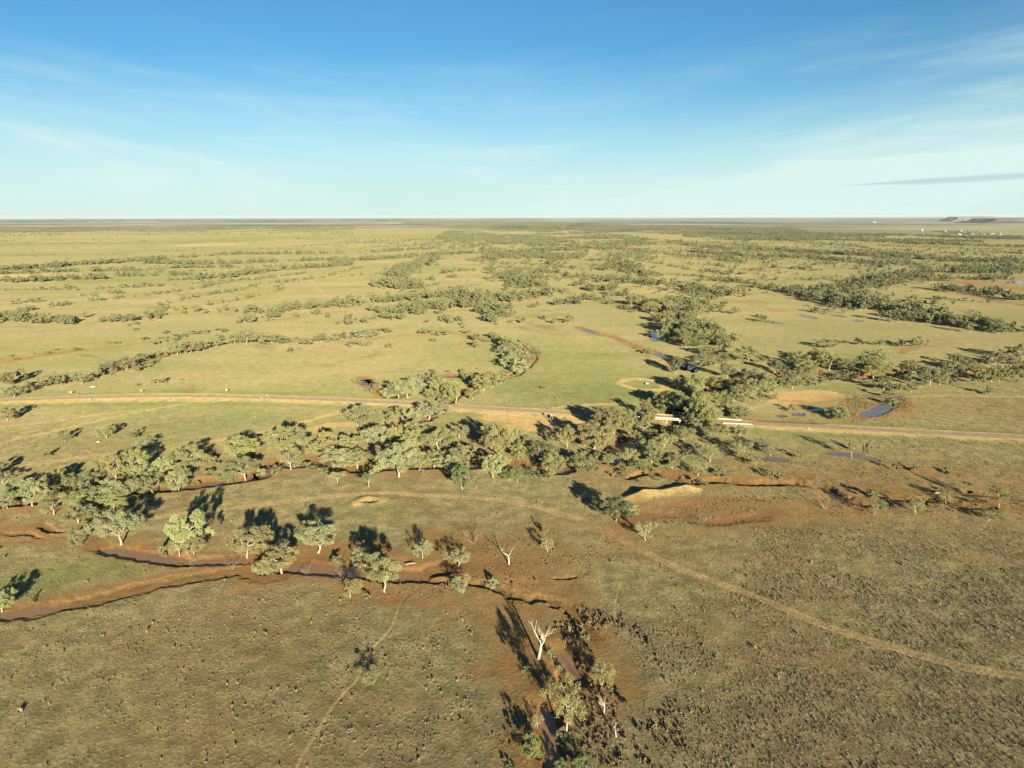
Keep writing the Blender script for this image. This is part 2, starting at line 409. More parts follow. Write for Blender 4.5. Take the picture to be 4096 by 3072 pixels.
WATER = [  # (line, half width, bed level below plain)
 (line('A', (310, 625), (400, 600), (480, 560), (570, 515)), 4.2, 1.9),
 (line('A', (740, 500), (830, 495), (930, 490)), 4.0, 1.9),
 (line('A', (1420, 515), (1560, 490), (1700, 470), (1850, 450)), 3.8, 1.9),
 (line('A', (2060, 405), (2124, 405), 'B', (150, 595), (300, 590), (420, 580), (520, 575), (620, 590)), 5.0, 1.9),
 (line('B', (960, 610), (1100, 605), (1250, 605)), 3.5, 1.9),
 (line('B', (1560, 600), (1680, 600), (1800, 590), (1900, 598), (1999, 605), 'C', (130, 632), (230, 642)), 4.6, 1.9),
 (line('C', (280, 640), (400, 625), (560, 610), (680, 600)), 4.0, 1.9),
 (line('C', (700, 590), (780, 550), (840, 480), (900, 425), (960, 385)), 5.0, 2.6),
 (line('C', (1030, 668), (1110, 664), (1200, 680), (1300, 712)), 1.6, 1.7),
 (line('D', (470, 800), (545, 842), (640, 876), (750, 898)), 1.9, 1.7),
 (line('D', (890, 905), (940, 870), (1100, 868), (1240, 880)), 1.4, 1.7),
 (line('D', (1540, 928), (1650, 936), (1790, 940)), 1.7, 1.7),
 (line('D', (1470, 822), (1600, 826), (1700, 828)), 1.6, 1.2),
 (line('D', (1860, 850), (1930, 860), (2100, 875)), 2.4, 1.2),
 (line('A', (830, 1022), (900, 1035), (1080, 1062), (1250, 1090), (1400, 1110), (1530, 1122)), 2.6, .9),
 (line('A', (1640, 1125), (1760, 1128), (1900, 1120), (2080, 1105)), 2.2, .9),
 (line('B', (240, 1395), (370, 1385), (500, 1410), (620, 1420), (760, 1430), (880, 1445)), 3.6, .9),
 (line('B', (1090, 1462), (1170, 1466), (1250, 1462)), 1.4, .9),
 (line('A', (-80, 1580), (60, 1566), (220, 1552), (350, 1530), (450, 1510)), 2.6, .60),
 (line('G', (425, 640), (455, 720), (490, 800), (530, 880), (545, 940)), 1.9, 1.4),
 (line('G', (255, 1080), (285, 1170), (320, 1290), (325, 1420), (345, 1560), (385, 1720)), 2.0, 1.7),
 (line('R2', (50, 400), (140, 385), (220, 395), (300, 400)), 11.0, 0.5),
 (line('R1', (1130, 330), (1180, 290), (1260, 270), (1300, 200)), 4.0, 2.6),
 (line('R2', (60, 870), (110, 850), (150, 880)), 4.0, 2.6),
 (line('R3', (600, 440), (800, 440), (900, 430), (990, 420)), 4.5, 2.6),
 (line('R3', (1680, 500), (1720, 510), (1740, 500)), 3.5, 0.8),
 (line('R2', (1600, 550), (1690, 550)), 4.0, 0.6),
 (line('D', (700, 228), (800, 205), (880, 170), (950, 130), (1000, 85), (1030, 65)), 4.2, 0.15),
 (line('D', (310, 183), (380, 170), (470, 160)), 2.0, 0.15),
 (line('D', (200, 215), (270, 205)), 2.2, 0.15),
 (line('D', (70, 226), (130, 220)), 1.8, 0.15),
 (line('M6', (430, 615), (520, 628), (650, 635), (780, 640), (920, 648)), 2.0, 0.12),
 (line('D', (430, 515), (520, 515), (620, 520), (740, 545), (880, 575)), 1.8, 0.15),
 (line('C', (1850, 435), (1900, 440), (1960, 432)), 2.2, 0.15),
 (line('C', (1880, 545), (1950, 555), 'D', (0, 555), (80, 560), (160, 565)), 2.4, 0.15),
 (line('M5', (130, 355), (160, 365), (185, 360)), 5, 0.3),
 (line('M5', (500, 355), (560, 342), (640, 330), (750, 323)), 3.6, 1.6),
 (line('M5', (250, 455), (350, 460), (380, 450)), 3.6, 1.6),
 (line('M5', (640, 500), (690, 490), (720, 480)), 3.6, 1.6),
 (line('M5', (480, 610), (540, 612), (570, 605)), 3.0, 1.6),
 (line('M5', (930, 97), (1000, 105), (1080, 112)), 3.6, 1.6),
 (line('M5', (1560, 20), (1620, 45), (1670, 58)), 3.5, 1.0),
 (line('M5', (2020, 175), (2060, 190), (2120, 210)), 3.5, 1.0),
 (line('M5', (2028, 45), (2038, 70), (2034, 105)), 4, 0.3),
 (line('M6', (262, 128), (275, 138), (290, 146)), 3.5, 0.3),
 (line('T2', (690, 487), (760, 481), (830, 474), (900, 464)), 5, 0.4),
 (line('T2', (1870, 475), (1890, 478)), 5, 0.3),
 (line('T2', (1885, 535), (1905, 528)), 5, 0.3),
 (line('T2', (20, 610), (70, 604)), 4, 0.3),
 (line('T2', (885, 640), (940, 658)), 4, 0.3),
 (line('T3', (140, 592), (155, 600)), 5, 0.3),
 (line('T3', (380, 526), (440, 534)), 4, 0.3),
 (line('T3', (810, 640), (880, 650)), 4, 0.3),
 (line('T3', (755, 660), (860, 688)), 4, 0.3),
 (line('T3', (970, 662), (1050, 676)), 4, 0.3),
 (line('T3', (1110, 695), (1150, 706)), 4, 0.3),
 (line('T3', (1240, 634), (1320, 648)), 4, 0.3),
 (line('T3', (780, 598), (820, 604)), 4, 0.3),
 (line('T3', (560, 705), (620, 722)), 4, 0.3),
 (line('T3', (2150, 440), (2212, 462)), 9, 0.3),
 (line('T1', (690, 696), (800, 690), (850, 687)), 4, 0.3),
]
TRACKS = [  # (line, half width, strength, twin wheel ruts)
 (line('A', (-60, 972), (180, 960), (360, 942), (560, 912), (740, 875), (850, 850), (1000, 815), (1250, 772), (1500, 740), (1800, 705), (2124, 668), 'B', (200, 898), (500, 862), (800, 832), (1050, 824), (1300, 842), (1700, 862), (1999, 892), 'C', (150, 925), (300, 962), (550, 1042), (700, 1095), (850, 1182), (1030, 1272), (1250, 1382), (1500, 1482), (1800, 1592), 'H', (0, 230), (250, 335), (550, 455), (850, 545), (1150, 640), (1500, 740), (1800, 812), (2201, 866), (2600, 900)), 1.8, .85, True),
 (line('F', (1420, 70), (1390, 115), (1290, 190), (1220, 310), (1170, 450), (1060, 580), (980, 680), (870, 900), (760, 1020), (640, 1170), (560, 1310), (450, 1480), (350, 1659), (300, 1800)), 0.45, .9, False),
 (line('M4', (-60, 660), (150, 645), (350, 620), (700, 570), (930, 548), (1100, 525), (1250, 500), (1350, 490)), 1.6, .8, True),
 (line('M4', (100, 740), (300, 700), (500, 652), (700, 602), (850, 570), (1000, 545)), 1.8, .8, True),
 (line('M4', (1450, 745), (1650, 700), (1850, 655), (2030, 610), (2150, 580), (2260, 560), 'B', (500, 228), (640, 195), (760, 165)), 2.2, .9, False),
 (line('A', (-50, 380), (200, 340), (400, 312), (700, 268), (1060, 230), (1400, 200), (1750, 140), (2124, 65), 'B', (150, 320), (300, 290)), 2.2, .75, True),
 (line('C', (950, 130), (700, 130), (500, 145), (330, 160)), 2.0, .8, False),
 (line('R2', (900, 910), (1050, 880), (1200, 845), (1330, 810)), 1.8, .7, True),
 (line('D', (1000, 80), (1300, 68), (1999, 75)), 2.5, .5, False),
 (line('M6', (1600, 20), (1750, 60), (1850, 110), (1850, 145), (1780, 170), (1650, 195), (1450, 200)), 1.8, .45, True),
 (line('G', (950, 60), (905, 180), (890, 300), (905, 420)), 0.35, .45, False),
 (line('T1', (2000, 430), (2060, 490), (2110, 535)), 3, .3, False),
]
ROAD = line('M4', (-300, 510), (0, 495), (300, 484), (600, 473), (900, 467), (1200, 465), (1500, 470), (1750, 477), (2000, 485), (2212, 492), 'M5', (300, 507), (500, 517), (700, 531), (1000, 550), (1300, 566), (1560, 579), (1800, 590), (2000, 600), (2212, 613), 'M6', (250, 636), (500, 648), (900, 667), (1300, 690), (1700, 711), (2000, 725), (2212, 735), (2600, 752), (3100, 770))
ROAD_HW = 3.3
BRIDGE = (gp('R1', 790, 468), gp('R1', 1370, 495))      # where the road spans the creek
BERM = smooth(np.array([gp('C', *p) for p in ((840, 880), (950, 868), (1060, 832), (1150, 826), (1260, 812), (1380, 800), (1480, 812))]))
BERM_H = 2.9

def terrain(X, Y, full=True):
    """height of the plain and the masks of what covers it"""
    X = np.asarray(X, np.float64).ravel(); Y = np.asarray(Y, np.float64).ravel()
    dist = np.hypot(X, Y)
    near = sstep(1500, 700, dist)
    rag = fbm(X, Y, 7.0, 3, 5) - 0.5
    rag2 = fbm(X, Y, 28.0, 3, 9) - 0.5
    z = (fbm(X, Y, 60, 3, 21) - 0.5) * 0.9 * near + (fbm(X, Y, 5, 2, 22) - 0.5) * 0.16 * near
    soil = np.zeros(len(X), np.float32); wet = soil.copy(); pale = soil.copy(); green = soil.copy(); wood = soil.copy(); track = soil.copy()
    for P, r, s in BEDS:
        d, _ = dist_line(X, Y, P, r * 2.6)
        e = d * (1 + rag * 0.9) + rag2 * r * 1.5
        soil = np.maximum(soil, s * sstep(r * 1.5, r * 0.35, e))
    for P, r, s in PALES:
        d, _ = dist_line(X, Y, P, r * 2)
        pale = np.maximum(pale, s * sstep(r * 1.35, r * 0.5, d * (1 + rag * 0.7) + rag2 * r * .5))
    for P, r, s in SCREEN_GREEN:
        d, _ = dist_line(X, Y, P, r * 2.4)
        green = np.maximum(green, s * sstep(r * 1.9, r * 0.1, d * (1 + rag2 * 1.0)))
    if full:
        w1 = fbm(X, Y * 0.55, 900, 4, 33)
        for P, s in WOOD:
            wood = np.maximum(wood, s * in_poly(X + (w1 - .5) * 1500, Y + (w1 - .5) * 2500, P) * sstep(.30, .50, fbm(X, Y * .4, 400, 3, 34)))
    carve = np.zeros(len(X))
    for P, hw, bank, dep, sr in CH:
        d, al = dist_line(X, Y, P, hw + bank + sr * 2.2)
        e = d + rag * 3.2 + rag2 * 3.0 + (fbm(X, Y, 2.6, 2, 61) - .5) * 2.6 if full else d + rag * 3.2 + rag2 * 3.0
        k = sstep(hw + bank, hw, e)
        rl_ = min(.3, 14.0 / np.hypot(*(P[1:] - P[:-1]).T).sum()); ends = sstep(0, rl_, al) * sstep(1, 1 - rl_, al)
        carve = np.maximum(carve, k * dep * ends)
        soil = np.maximum(soil, sstep(hw + bank + sr, hw, e + rag2 * sr * 1.6) * 0.85)
        wet = np.maximum(wet, k * 0.6)
    z = z * (1 - np.clip(carve, 0, 1) * 0.8) - carve * (1 + rag * 0.25)
    for P, hw, dep in WATER:
        hw = hw * 1.25
        d, al = dist_line(X, Y, P, hw * 2.2 + 4)
        w = hw * np.clip(np.minimum(al, 1 - al) * 6, 0.0, 1) ** 0.5
        e = d - rag * min(3.0, hw) * 1.0
        lev = -dep - 0.05
        bed = lev - 0.03 - 0.45 * sstep(w, w * 0.3, e)
        k = np.isfinite(d)
        ins = k & (e < w)
        z[ins] = np.minimum(z[ins], bed[ins])
        shore = k & (e >= w) & (e < w + 2.5)
        if dep < 0.5: z[shore] = np.maximum(z[shore], lev + 0.02 + (e[shore] - w[shore]) * 0.05)
        wet = np.maximum(wet, np.where(k, sstep(w + 2.5, w, e), 0))
        soil = np.maximum(soil, np.where(k, 0.9 * sstep(w + hw * 1.1 + 1, w, e), 0))
    # road on its low embankment
    d, al = dist_line(X, Y, ROAD, 30)
    br, _ = dist_line(X, Y, np.array(BRIDGE), 14)
    bank = sstep(11, 5.0, d + rag * 1.5)
    inb = np.isfinite(br) & (br < 5.5)
    noch = sstep(6, 10, np.where(np.isfinite(br), br, 99))
    z = z * (1 - bank * noch) + 0.75 * bank * noch
    pale = np.maximum(pale, 0.8 * sstep(12, 5.5, d + rag * 2.5 + rag2 * 5) * noch)
    soil = np.maximum(soil, sstep(500, 1200, X) * 0.0 + 0.35 * sstep(14, 6, d + rag2 * 8) * sstep(60, 160, X))
    green = np.maximum(green, .6 * sstep(24, 14, d + rag2 * 6) * sstep(9, 14, d))
    for P, hw, s, twin in TRACKS:
        d, _ = dist_line(X, Y, P, hw * 3 + 4)
        e = d + rag * hw * 0.5
        t = s * sstep(hw * 1.35, hw * 0.75, e)
        if twin: t = t * (0.62 + 0.38 * sstep(0.35, 0.8, np.abs(e) / hw * 1.2))
        track = np.maximum(track, t)
        z = z - 0.10 * t * near
    # spoil heap and the little pit mound
    d, al = dist_line(X, Y, BERM, 16)
    cr = np.minimum(1, al * 6) * np.minimum(1, (1 - al) * 6)
    hgt = BERM_H * (0.82 + 0.55 * (vnoise(al * 7, al * 0, 3) - .5) + .25 * rag2) * np.clip(cr, 0, 1) ** .6
    prof = np.clip(1 - np.where(np.isfinite(d), d, 99) / 5.2 + rag * 0.35, 0, 1)
    z = z + hgt * prof
    pale = np.maximum(pale, (0.72 + 1.1 * rag) * sstep(0.02, 0.30, prof * np.clip(cr * 2, 0, 1)))
    c = gp('B', 885, 890)
    r = np.hypot((X - c[0]) / 1.35, Y - c[1]) / 7.0
    z = z + ((.65 + 1.2 * rag2) * np.exp(-((r + rag * .3 - .55) / .30) ** 2) - 0.3 * np.exp(-(r / .4) ** 2)) * (r < 2)
    pale = np.maximum(pale, .52 * sstep(1.2, .4, r + rag * 1.1 + rag2 * .8))
    c = gp('M5', 1950, 385)   # banked ring
    r = np.hypot((X - c[0]) / 1.15, Y - c[1]) / 21.0
    z = z + 0.55 * np.exp(-((r + rag2 * .4 - .8) / .2) ** 2) * (r < 2)
    return z, soil, green, pale, wet, track, wood

# ------------------------------------------------------------------ mesh helpers
def mesh_np(name, V, Fc, mat, attrs=None, smoothed=False, k=None):
    """V (n,3), Fc (m,k) -> mesh"""
    me = bpy.data.meshes.new(name)
    V = np.asarray(V, np.float32); Fc = np.asarray(Fc, np.int32)
    k = Fc.shape[1]
    me.vertices.add(len(V)); me.vertices.foreach_set('co', V.ravel())
    me.loops.add(Fc.size); me.loops.foreach_set('vertex_index', Fc.ravel())
    me.polygons.add(len(Fc)); me.polygons.foreach_set('loop_start', np.arange(0, Fc.size, k, dtype=np.int32))
    if smoothed: me.polygons.foreach_set('use_smooth', np.ones(len(Fc), bool))
    for nme, a in (attrs or {}).items():
        at = me.attributes.new(nme, 'FLOAT', 'POINT')
        at.data.foreach_set('value', np.asarray(a, np.float32))
    me.update(calc_edges=True)
    if mat: me.materials.append(mat)
    return me
def obj(name, me, parent=None, loc=None, **props):
    o = bpy.data.objects.new(name, me)
    COL.objects.link(o)
    if parent: o.parent = parent
    if loc is not None: o.location = loc
    for a, b in props.items(): o[a] = b
    return o
class MB:
    """collects boxes, tubes and prisms into one mesh"""
    def __init__(s): s.v = []; s.f = []
    def quad_add(s, V, F):
        n = len(s.v); s.v += [tuple(p) for p in V]; s.f += [tuple(i + n for i in f) for f in F]
    def box(s, c, sx, sy, sz, ax=(1, 0), bev=0.0):
        ax = np.array([ax[0], ax[1], 0.0]); ax /= np.linalg.norm(ax); ay = np.array([-ax[1], ax[0], 0]); az_ = np.array([0, 0, 1.0])
        c = np.array(c, float)
        P = [c + ax * sx / 2 * i + ay * sy / 2 * j + az_ * sz / 2 * k for k in (-1, 1) for i, j in ((-1, -1), (1, -1), (1, 1), (-1, 1))]
        s.quad_add(P, [(3, 2, 1, 0), (4, 5, 6, 7), (0, 1, 5, 4), (1, 2, 6, 5), (2, 3, 7, 6), (3, 0, 4, 7)])
    def tube(s, pts, rad, n=6):
        pts = [np.array(p, float) for p in pts]
        rad = [rad] * len(pts) if isinstance(rad, (int, float)) else rad
        base = len(s.v)
        for i, p in enumerate(pts):
            d = pts[min(i + 1, len(pts) - 1)] - pts[max(i - 1, 0)]
            d /= np.linalg.norm(d) + 1e-9
            a = np.cross(d, (0.3, 0.9, 0.2)); a /= np.linalg.norm(a) + 1e-9
            b = np.cross(d, a)
            for j in range(n):
                t = 2 * math.pi * j / n
                s.v.append(tuple(p + rad[i] * (a * math.cos(t) + b * math.sin(t))))
        for i in range(len(pts) - 1):
            for j in range(n):
                a0, a1 = base + i * n + j, base + i * n + (j + 1) % n
                s.f.append((a0, a1, a1 + n, a0 + n))
        s.f.append(tuple(base + j for j in range(n - 1, -1, -1)))
        e = base + (len(pts) - 1) * n
        s.f.append(tuple(e + j for j in range(n)))
    def mesh(s, name, mat, smoothed=False):
        me = bpy.data.meshes.new(name)
        me.from_pydata(s.v, [], s.f)
        me.update()
        if smoothed: me.polygons.foreach_set('use_smooth', np.ones(len(me.polygons), bool))
        if mat: me.materials.append(mat)
        return me
def newmat(name):
    m = bpy.data.materials.new(name)
    m.use_nodes = True
    t = m.node_tree
    b = t.nodes['Principled BSDF']
    b.inputs['Roughness'].default_value = 0.9
    b.inputs['Specular IOR Level'].default_value = 0.15
    return m, t, b
def attr(t, name):
    return N(t, 'ShaderNodeAttribute', attribute_name=name).outputs['Fac']

# ------------------------------------------------------------------ materials
def ground_material():
    m, t, b = newmat("plain_ground")
    pos = N(t, 'ShaderNodeNewGeometry').outputs['Position']
    n_big = noise(t, pos, 0.0016, 5, 0.6)
    n_mid = noise(t, pos, 0.018, 5, 0.62)
    n_sm = noise(t, pos, 0.16, 5, 0.65)
    n_tuft = noise(t, pos, 0.9, 3, 0.7)
    n_fine = noise(t, pos, 3.5, 2, 0.6)
    vo = N(t, 'ShaderNodeTexVoronoi'); vo.inputs['Scale'].default_value = 0.85; vo.inputs['Randomness'].default_value = 1.0
    t.links.new(pos, vo.inputs['Vector'])
    hump = maprange(t, vo.outputs['Distance'], 0.0, 0.55, 1.0, 0.0)
    n_drain = noise(t, pos, 0.0042, 4, 0.55, 0.6)
    drain = maprange(t, mathn(t, 'ABSOLUTE', mathn(t, 'SUBTRACT', n_drain, .5)), 0.0, 0.014, 1.0, 0.0)
    # streaks lying across the view, as drifts of grass and old flood lines do
    mp = N(t, 'ShaderNodeMapping'); mp.inputs['Scale'].default_value = (0.004, 0.02, 0.02); mp.inputs['Rotation'].default_value = (0, 0, 0.12)
    t.links.new(pos, mp.inputs[0])
    n_str = noise(t, mp.outputs[0], 1.0, 5, 0.6)
    g = attr(t, 'green')
    n_lg = noise(t, pos, 0.0055, 5, 0.6)
    gm = mathn(t, 'ADD', mathn(t, 'MULTIPLY', g, 0.75), mathn(t, 'MULTIPLY_ADD', n_mid, 1.1, mathn(t, 'MULTIPLY_ADD', n_str, 1.3, mathn(t, 'MULTIPLY_ADD', n_lg, 1.2, -1.52))), clamp=True)
    tan = mixc(t, maprange(t, n_big, .35, .65), (0.258, 0.206, 0.104), (0.212, 0.184, 0.092))
    grass = mixc(t, gm, tan, (0.136, 0.158, 0.058))
    sage = attr(t, 'sage')
    sg = mixc(t, maprange(t, n_sm, .35, .68), (0.168, 0.146, 0.072), (0.236, 0.196, 0.098))
    sg = mixc(t, maprange(t, n_mid, .40, .70, 0, .8), sg, (0.205, 0.146, 0.074))
    sg = mixc(t, mathn(t, 'MULTIPLY', g, 0.7), sg, (0.135, 0.150, 0.050))
    col = mixc(t, sage, grass, sg)
    far = attr(t, 'far')
    mf = N(t, 'ShaderNodeMapping'); mf.inputs['Scale'].default_value = (0.00022, 0.00050, 0.001); mf.inputs['Rotation'].default_value = (0, 0, -0.1)
    t.links.new(pos, mf.inputs[0])
    n_far = noise(t, mf.outputs[0], 1.0, 6, 0.62)
    col = mixc(t, far, col, mixc(t, maprange(t, n_far, .42, .58), (0.062, 0.068, 0.052), (0.225, 0.205, 0.150)))
    drn = mathn(t, 'MULTIPLY', drain, maprange(t, n_mid, .40, .62, 0, .65))
    col = mixc(t, mathn(t, 'MULTIPLY', drn, maprange(t, attr(t, 'track'), 0, .3, 1, 0)), col, (0.150, 0.105, 0.050))
    pl = attr(t, 'pale')
    pm = maprange(t, mathn(t, 'MULTIPLY_ADD', mathn(t, 'SUBTRACT', n_sm, .5), .6, pl), .25, .75)
    col = mixc(t, pm, col, mixc(t, n_mid, (0.29, 0.200, 0.085), (0.36, 0.260, 0.120)))
    so = attr(t, 'soil')
    n_pt = noise(t, pos, 0.055, 4, 0.6)
    sm = mathn(t, 'ADD', so, mathn(t, 'MULTIPLY_ADD', n_sm, 1.0, mathn(t, 'MULTIPLY_ADD', n_tuft, .6, mathn(t, 'MULTIPLY_ADD', n_pt, 1.1, -1.42))))
    sm = mathn(t, 'MULTIPLY', maprange(t, sm, .25, .95), maprange(t, so, 0.02, .2))
    red = mixc(t, maprange(t, n_mid, .3, .7), (0.185, 0.105, 0.044), (0.255, 0.152, 0.066))
    red = mixc(t, maprange(t, n_tuft, .45, .75, 0, .45), red, (0.135, 0.105, 0.048))
    col = mixc(t, sm, col, red)
    tr = attr(t, 'track')
    col = mixc(t, mathn(t, 'MULTIPLY', tr, 0.9), col, mixc(t, maprange(t, so, .2, .7), mixc(t, sage, (0.33, 0.245, 0.115), (0.33, 0.230, 0.112)), (0.235, 0.140, 0.062)))
    we = attr(t, 'wet')
    col = mixc(t, mathn(t, 'MULTIPLY', we, .5), col, (0.135, 0.058, 0.024))
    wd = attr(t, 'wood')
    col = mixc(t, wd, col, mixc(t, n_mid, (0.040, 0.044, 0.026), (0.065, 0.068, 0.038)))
    # tufts: darker and paler flecks of standing grass
    fl = mathn(t, 'MULTIPLY', maprange(t, n_tuft, .30, .72, .76, 1.20), maprange(t, n_fine, .25, .75, .82, 1.18))
    fl = mathn(t, 'MULTIPLY', fl, maprange(t, hump, 0, 1, .90, 1.12))
    fl = mathn(t, 'MULTIPLY', fl, maprange(t, n_sm, .30, .70, .86, 1.12))
    vm = N(t, 'ShaderNodeVectorMath', operation='SCALE')
    t.links.new(col, vm.inputs[0]); t.links.new(fl, vm.inputs['Scale'])
    t.links.new(vm.outputs[0], b.inputs['Base Color'])
    b.inputs['Roughness'].default_value = 1.0
    b.inputs['Diffuse Roughness'].default_value = 1.0
    b.inputs['Specular IOR Level'].default_value = 0.0
    bp = N(t, 'ShaderNodeBump'); bp.inputs['Strength'].default_value = 0.40; bp.inputs['Distance'].default_value = 0.30
    t.links.new(mathn(t, 'ADD', mathn(t, 'MULTIPLY_ADD', hump, .55, n_tuft), mathn(t, 'MULTIPLY', n_fine, .35)), bp.inputs['Height'])
    t.links.new(bp.outputs[0], b.inputs['Normal'])
    return m
def leaf_material(name, dark, light, rough=0.6, trans=0.12):
    m, t, b = newmat(name)
    f = attr(t, 'tone')
    oi = N(t, 'ShaderNodeObjectInfo').outputs['Random']
    f2 = mathn(t, 'ADD', f, mathn(t, 'MULTIPLY_ADD', oi, .5, -.25), clamp=True)
    c = mixc(t, f2, dark, light)
    hue = N(t, 'ShaderNodeHueSaturation')
    t.links.new(c, hue.inputs['Color'])
    t.links.new(mathn(t, 'MULTIPLY_ADD', oi, .018, .491), hue.inputs['Hue'])
    t.links.new(mathn(t, 'MULTIPLY_ADD', oi, .25, .88), hue.inputs['Saturation'])
    t.links.new(hue.outputs[0], b.inputs['Base Color'])
    b.inputs['Roughness'].default_value = rough
    b.inputs['Diffuse Roughness'].default_value = 1.0
    b.inputs['Specular IOR Level'].default_value = 0.15
    tr = N(t, 'ShaderNodeBsdfTranslucent')
    t.links.new(hue.outputs[0], tr.inputs[0])
    mx = N(t, 'ShaderNodeMixShader'); mx.inputs[0].default_value = trans
    t.links.new(b.outputs[0], mx.inputs[1]); t.links.new(tr.outputs[0], mx.inputs[2])
    t.links.new(mx.outputs[0], t.nodes['Material Output'].inputs[0])
    return m
def plain_material(name, a, bcol, scale=2.0, rough=.85, spec=.2):
    m, t, b = newmat(name)
    pos = N(t, 'ShaderNodeTexCoord').outputs['Object']
    t.links.new(mixc(t, maprange(t, noise(t, pos, scale, 4, .6), .3, .7), a, bcol), b.inputs['Base Color'])
    b.inputs['Roughness'].default_value = rough
    b.inputs['Specular IOR Level'].default_value = spec
    return m
M_GROUND = ground_material()
M_LEAF = leaf_material("gum_leaves", (0.140, 0.150, 0.062), (0.330, 0.325, 0.145))
M_LEAF_GREY = leaf_material("grey_leaves", (0.180, 0.200, 0.095), (0.380, 0.385, 0.195))
M_LEAF_OLIVE = leaf_material("olive_leaves", (0.170, 0.150, 0.068), (0.330, 0.295, 0.135))
M_LEAF_GREEN = leaf_material("green_leaves", (0.110, 0.140, 0.052), (0.220, 0.245, 0.100))
M_LEAF_DARK = leaf_material("dark_leaves", (0.090, 0.104, 0.046), (0.215, 0.220, 0.100))
M_WOODLAND = leaf_material("woodland_leaves", (0.085, 0.095, 0.046), (0.230, 0.224, 0.115))
M_BARK = plain_material("pale_bark", (0.36, 0.29, 0.20), (0.58, 0.52, 0.42), 1.5)
M_DEAD = plain_material("bleached_wood", (0.50, 0.44, 0.33), (0.68, 0.63, 0.52), 1.5)
M_TWIG = plain_material("grey_twigs", (0.22, 0.19, 0.14), (0.38, 0.33, 0.25), 1.5)
M_TUFT = leaf_material("grass_tufts", (0.150, 0.130, 0.068), (0.42, 0.350, 0.195), .8, .2)
M_RUST = leaf_material("rusty_brush", (0.130, 0.090, 0.048), (0.36, 0.265, 0.140), .8, .2)
M_ASPHALT = plain_material("asphalt", (0.150, 0.125, 0.092), (0.195, 0.163, 0.120), .25, .95, .0)
M_WHITE = plain_material("white_paint", (0.66, 0.63, 0.56), (0.80, 0.78, 0.72), 1.0, .6)
M_YELLOW = plain_material("faded_yellow_paint", (0.60, 0.42, 0.13), (0.70, 0.50, 0.18), 1.0, .6)
M_SIGNY = plain_material("yellow_sign_face", (0.80, 0.55, 0.02), (0.85, 0.60, 0.04), .5, .5)
M_SIGNO = plain_material("orange_sign_face", (0.80, 0.38, 0.04), (0.85, 0.44, 0.06), .5, .5)
M_BLACK = plain_material("black_paint", (0.02, 0.02, 0.02), (0.03, 0.03, 0.03), .5, .5)
M_STEEL = plain_material("galvanised_steel", (0.26, 0.27, 0.28), (0.36, 0.37, 0.38), 2.0, .5)
M_CONC = plain_material("weathered_concrete", (0.40, 0.34, 0.25), (0.52, 0.45, 0.34), .8)
M_ROOF = plain_material("pale_metal_roof", (0.45, 0.44, 0.41), (0.55, 0.54, 0.51), .3, .5)
M_ROOFY = plain_material("cream_metal_roof", (0.70, 0.58, 0.30), (0.78, 0.66, 0.36), .3, .5)
M_WALL = plain_material("shed_wall", (0.42, 0.40, 0.36), (0.52, 0.50, 0.46), .3, .6)
M_ASPHALT.node_tree.nodes['Principled BSDF'].inputs['Diffuse Roughness'].default_value = 1.0

def water_material(name, spec, ca, cb):
    m, t, b = newmat(name)
    pos = N(t, 'ShaderNodeNewGeometry').outputs['Position']
    t.links.new(mixc(t, noise(t, pos, .05, 3), ca, cb), b.inputs['Base Color'])
    b.inputs['Roughness'].default_value = 0.16
    b.inputs['IOR'].default_value = 1.33
    b.inputs['Specular IOR Level'].default_value = spec
    bp = N(t, 'ShaderNodeBump'); bp.inputs['Strength'].default_value = .04; bp.inputs['Distance'].default_value = .05
    t.links.new(noise(t, pos, 1.2, 3), bp.inputs['Height'])
    t.links.new(bp.outputs[0], b.inputs['Normal'])
    return m
M_WATER = water_material('clear_water', .5, (0.200, 0.155, 0.110), (0.250, 0.195, 0.140))
M_MUD = water_material('muddy_water', .14, (0.300, 0.172, 0.092), (0.360, 0.212, 0.118))

# ------------------------------------------------------------------ the plain: one sheet to the horizon
def build_ground():
    vs = np.concatenate([np.arange(3420, 960, -2.7), np.arange(960, 878, -1.6)])
    ys = []
    for v in vs:
        a = PITCH + math.atan((v - 1536) / F4)
        ys.append(CAM_H / math.tan(a))
    ys = np.array(ys)
    far = np.geomspace(ys[-1] * 1.15, 70000, 14)
    near = np.array([-120, -60, -20, 10, 40, 65, 85]); near = near[near < ys[0] - 5]
    ys = np.concatenate([near, ys, far])
    inner = np.linspace(-.80, .80, 1400)
    outer = np.array([.83, .88, .95, 1.05, 1.2, 1.4])
    ts = np.concatenate([-outer[::-1], inner, outer])
    Yg = np.repeat(ys, len(ts)).reshape(len(ys), len(ts))
    Xg = ts[None, :] * (Yg * math.cos(PITCH) + CAM_H * math.sin(PITCH) + 110 * (Yg < 85) * (85 - Yg) / 205)
    z, soil, green, pale, wet, track, wood = terrain(Xg, Yg)
    X, Y = Xg.ravel(), Yg.ravel()
    d = np.hypot(X, Y)
    n = fbm(X, Y, 120, 4, 44) - .5
    sage = sstep(430, 300, Y + n * 160 - X * 0.0 - np.clip(X, 0, 400) * .30)
    farm = sstep(5200, 9500, Y + (fbm(X, Y * .5, 1500, 3, 45) - .5) * 3500 - np.clip(X, -3000, 4000) * -.45)
    nc, nr = len(ts), len(ys)
    i = (np.arange(nr - 1)[:, None] * nc + np.arange(nc - 1)[None, :]).ravel()
    Fc = np.stack([i, i + 1, i + nc + 1, i + nc], -1)
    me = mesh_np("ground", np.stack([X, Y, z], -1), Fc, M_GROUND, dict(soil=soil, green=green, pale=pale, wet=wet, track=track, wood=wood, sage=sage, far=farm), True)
    return obj("ground", me, kind='structure')
build_ground()
print("ground", time.time() - T0)

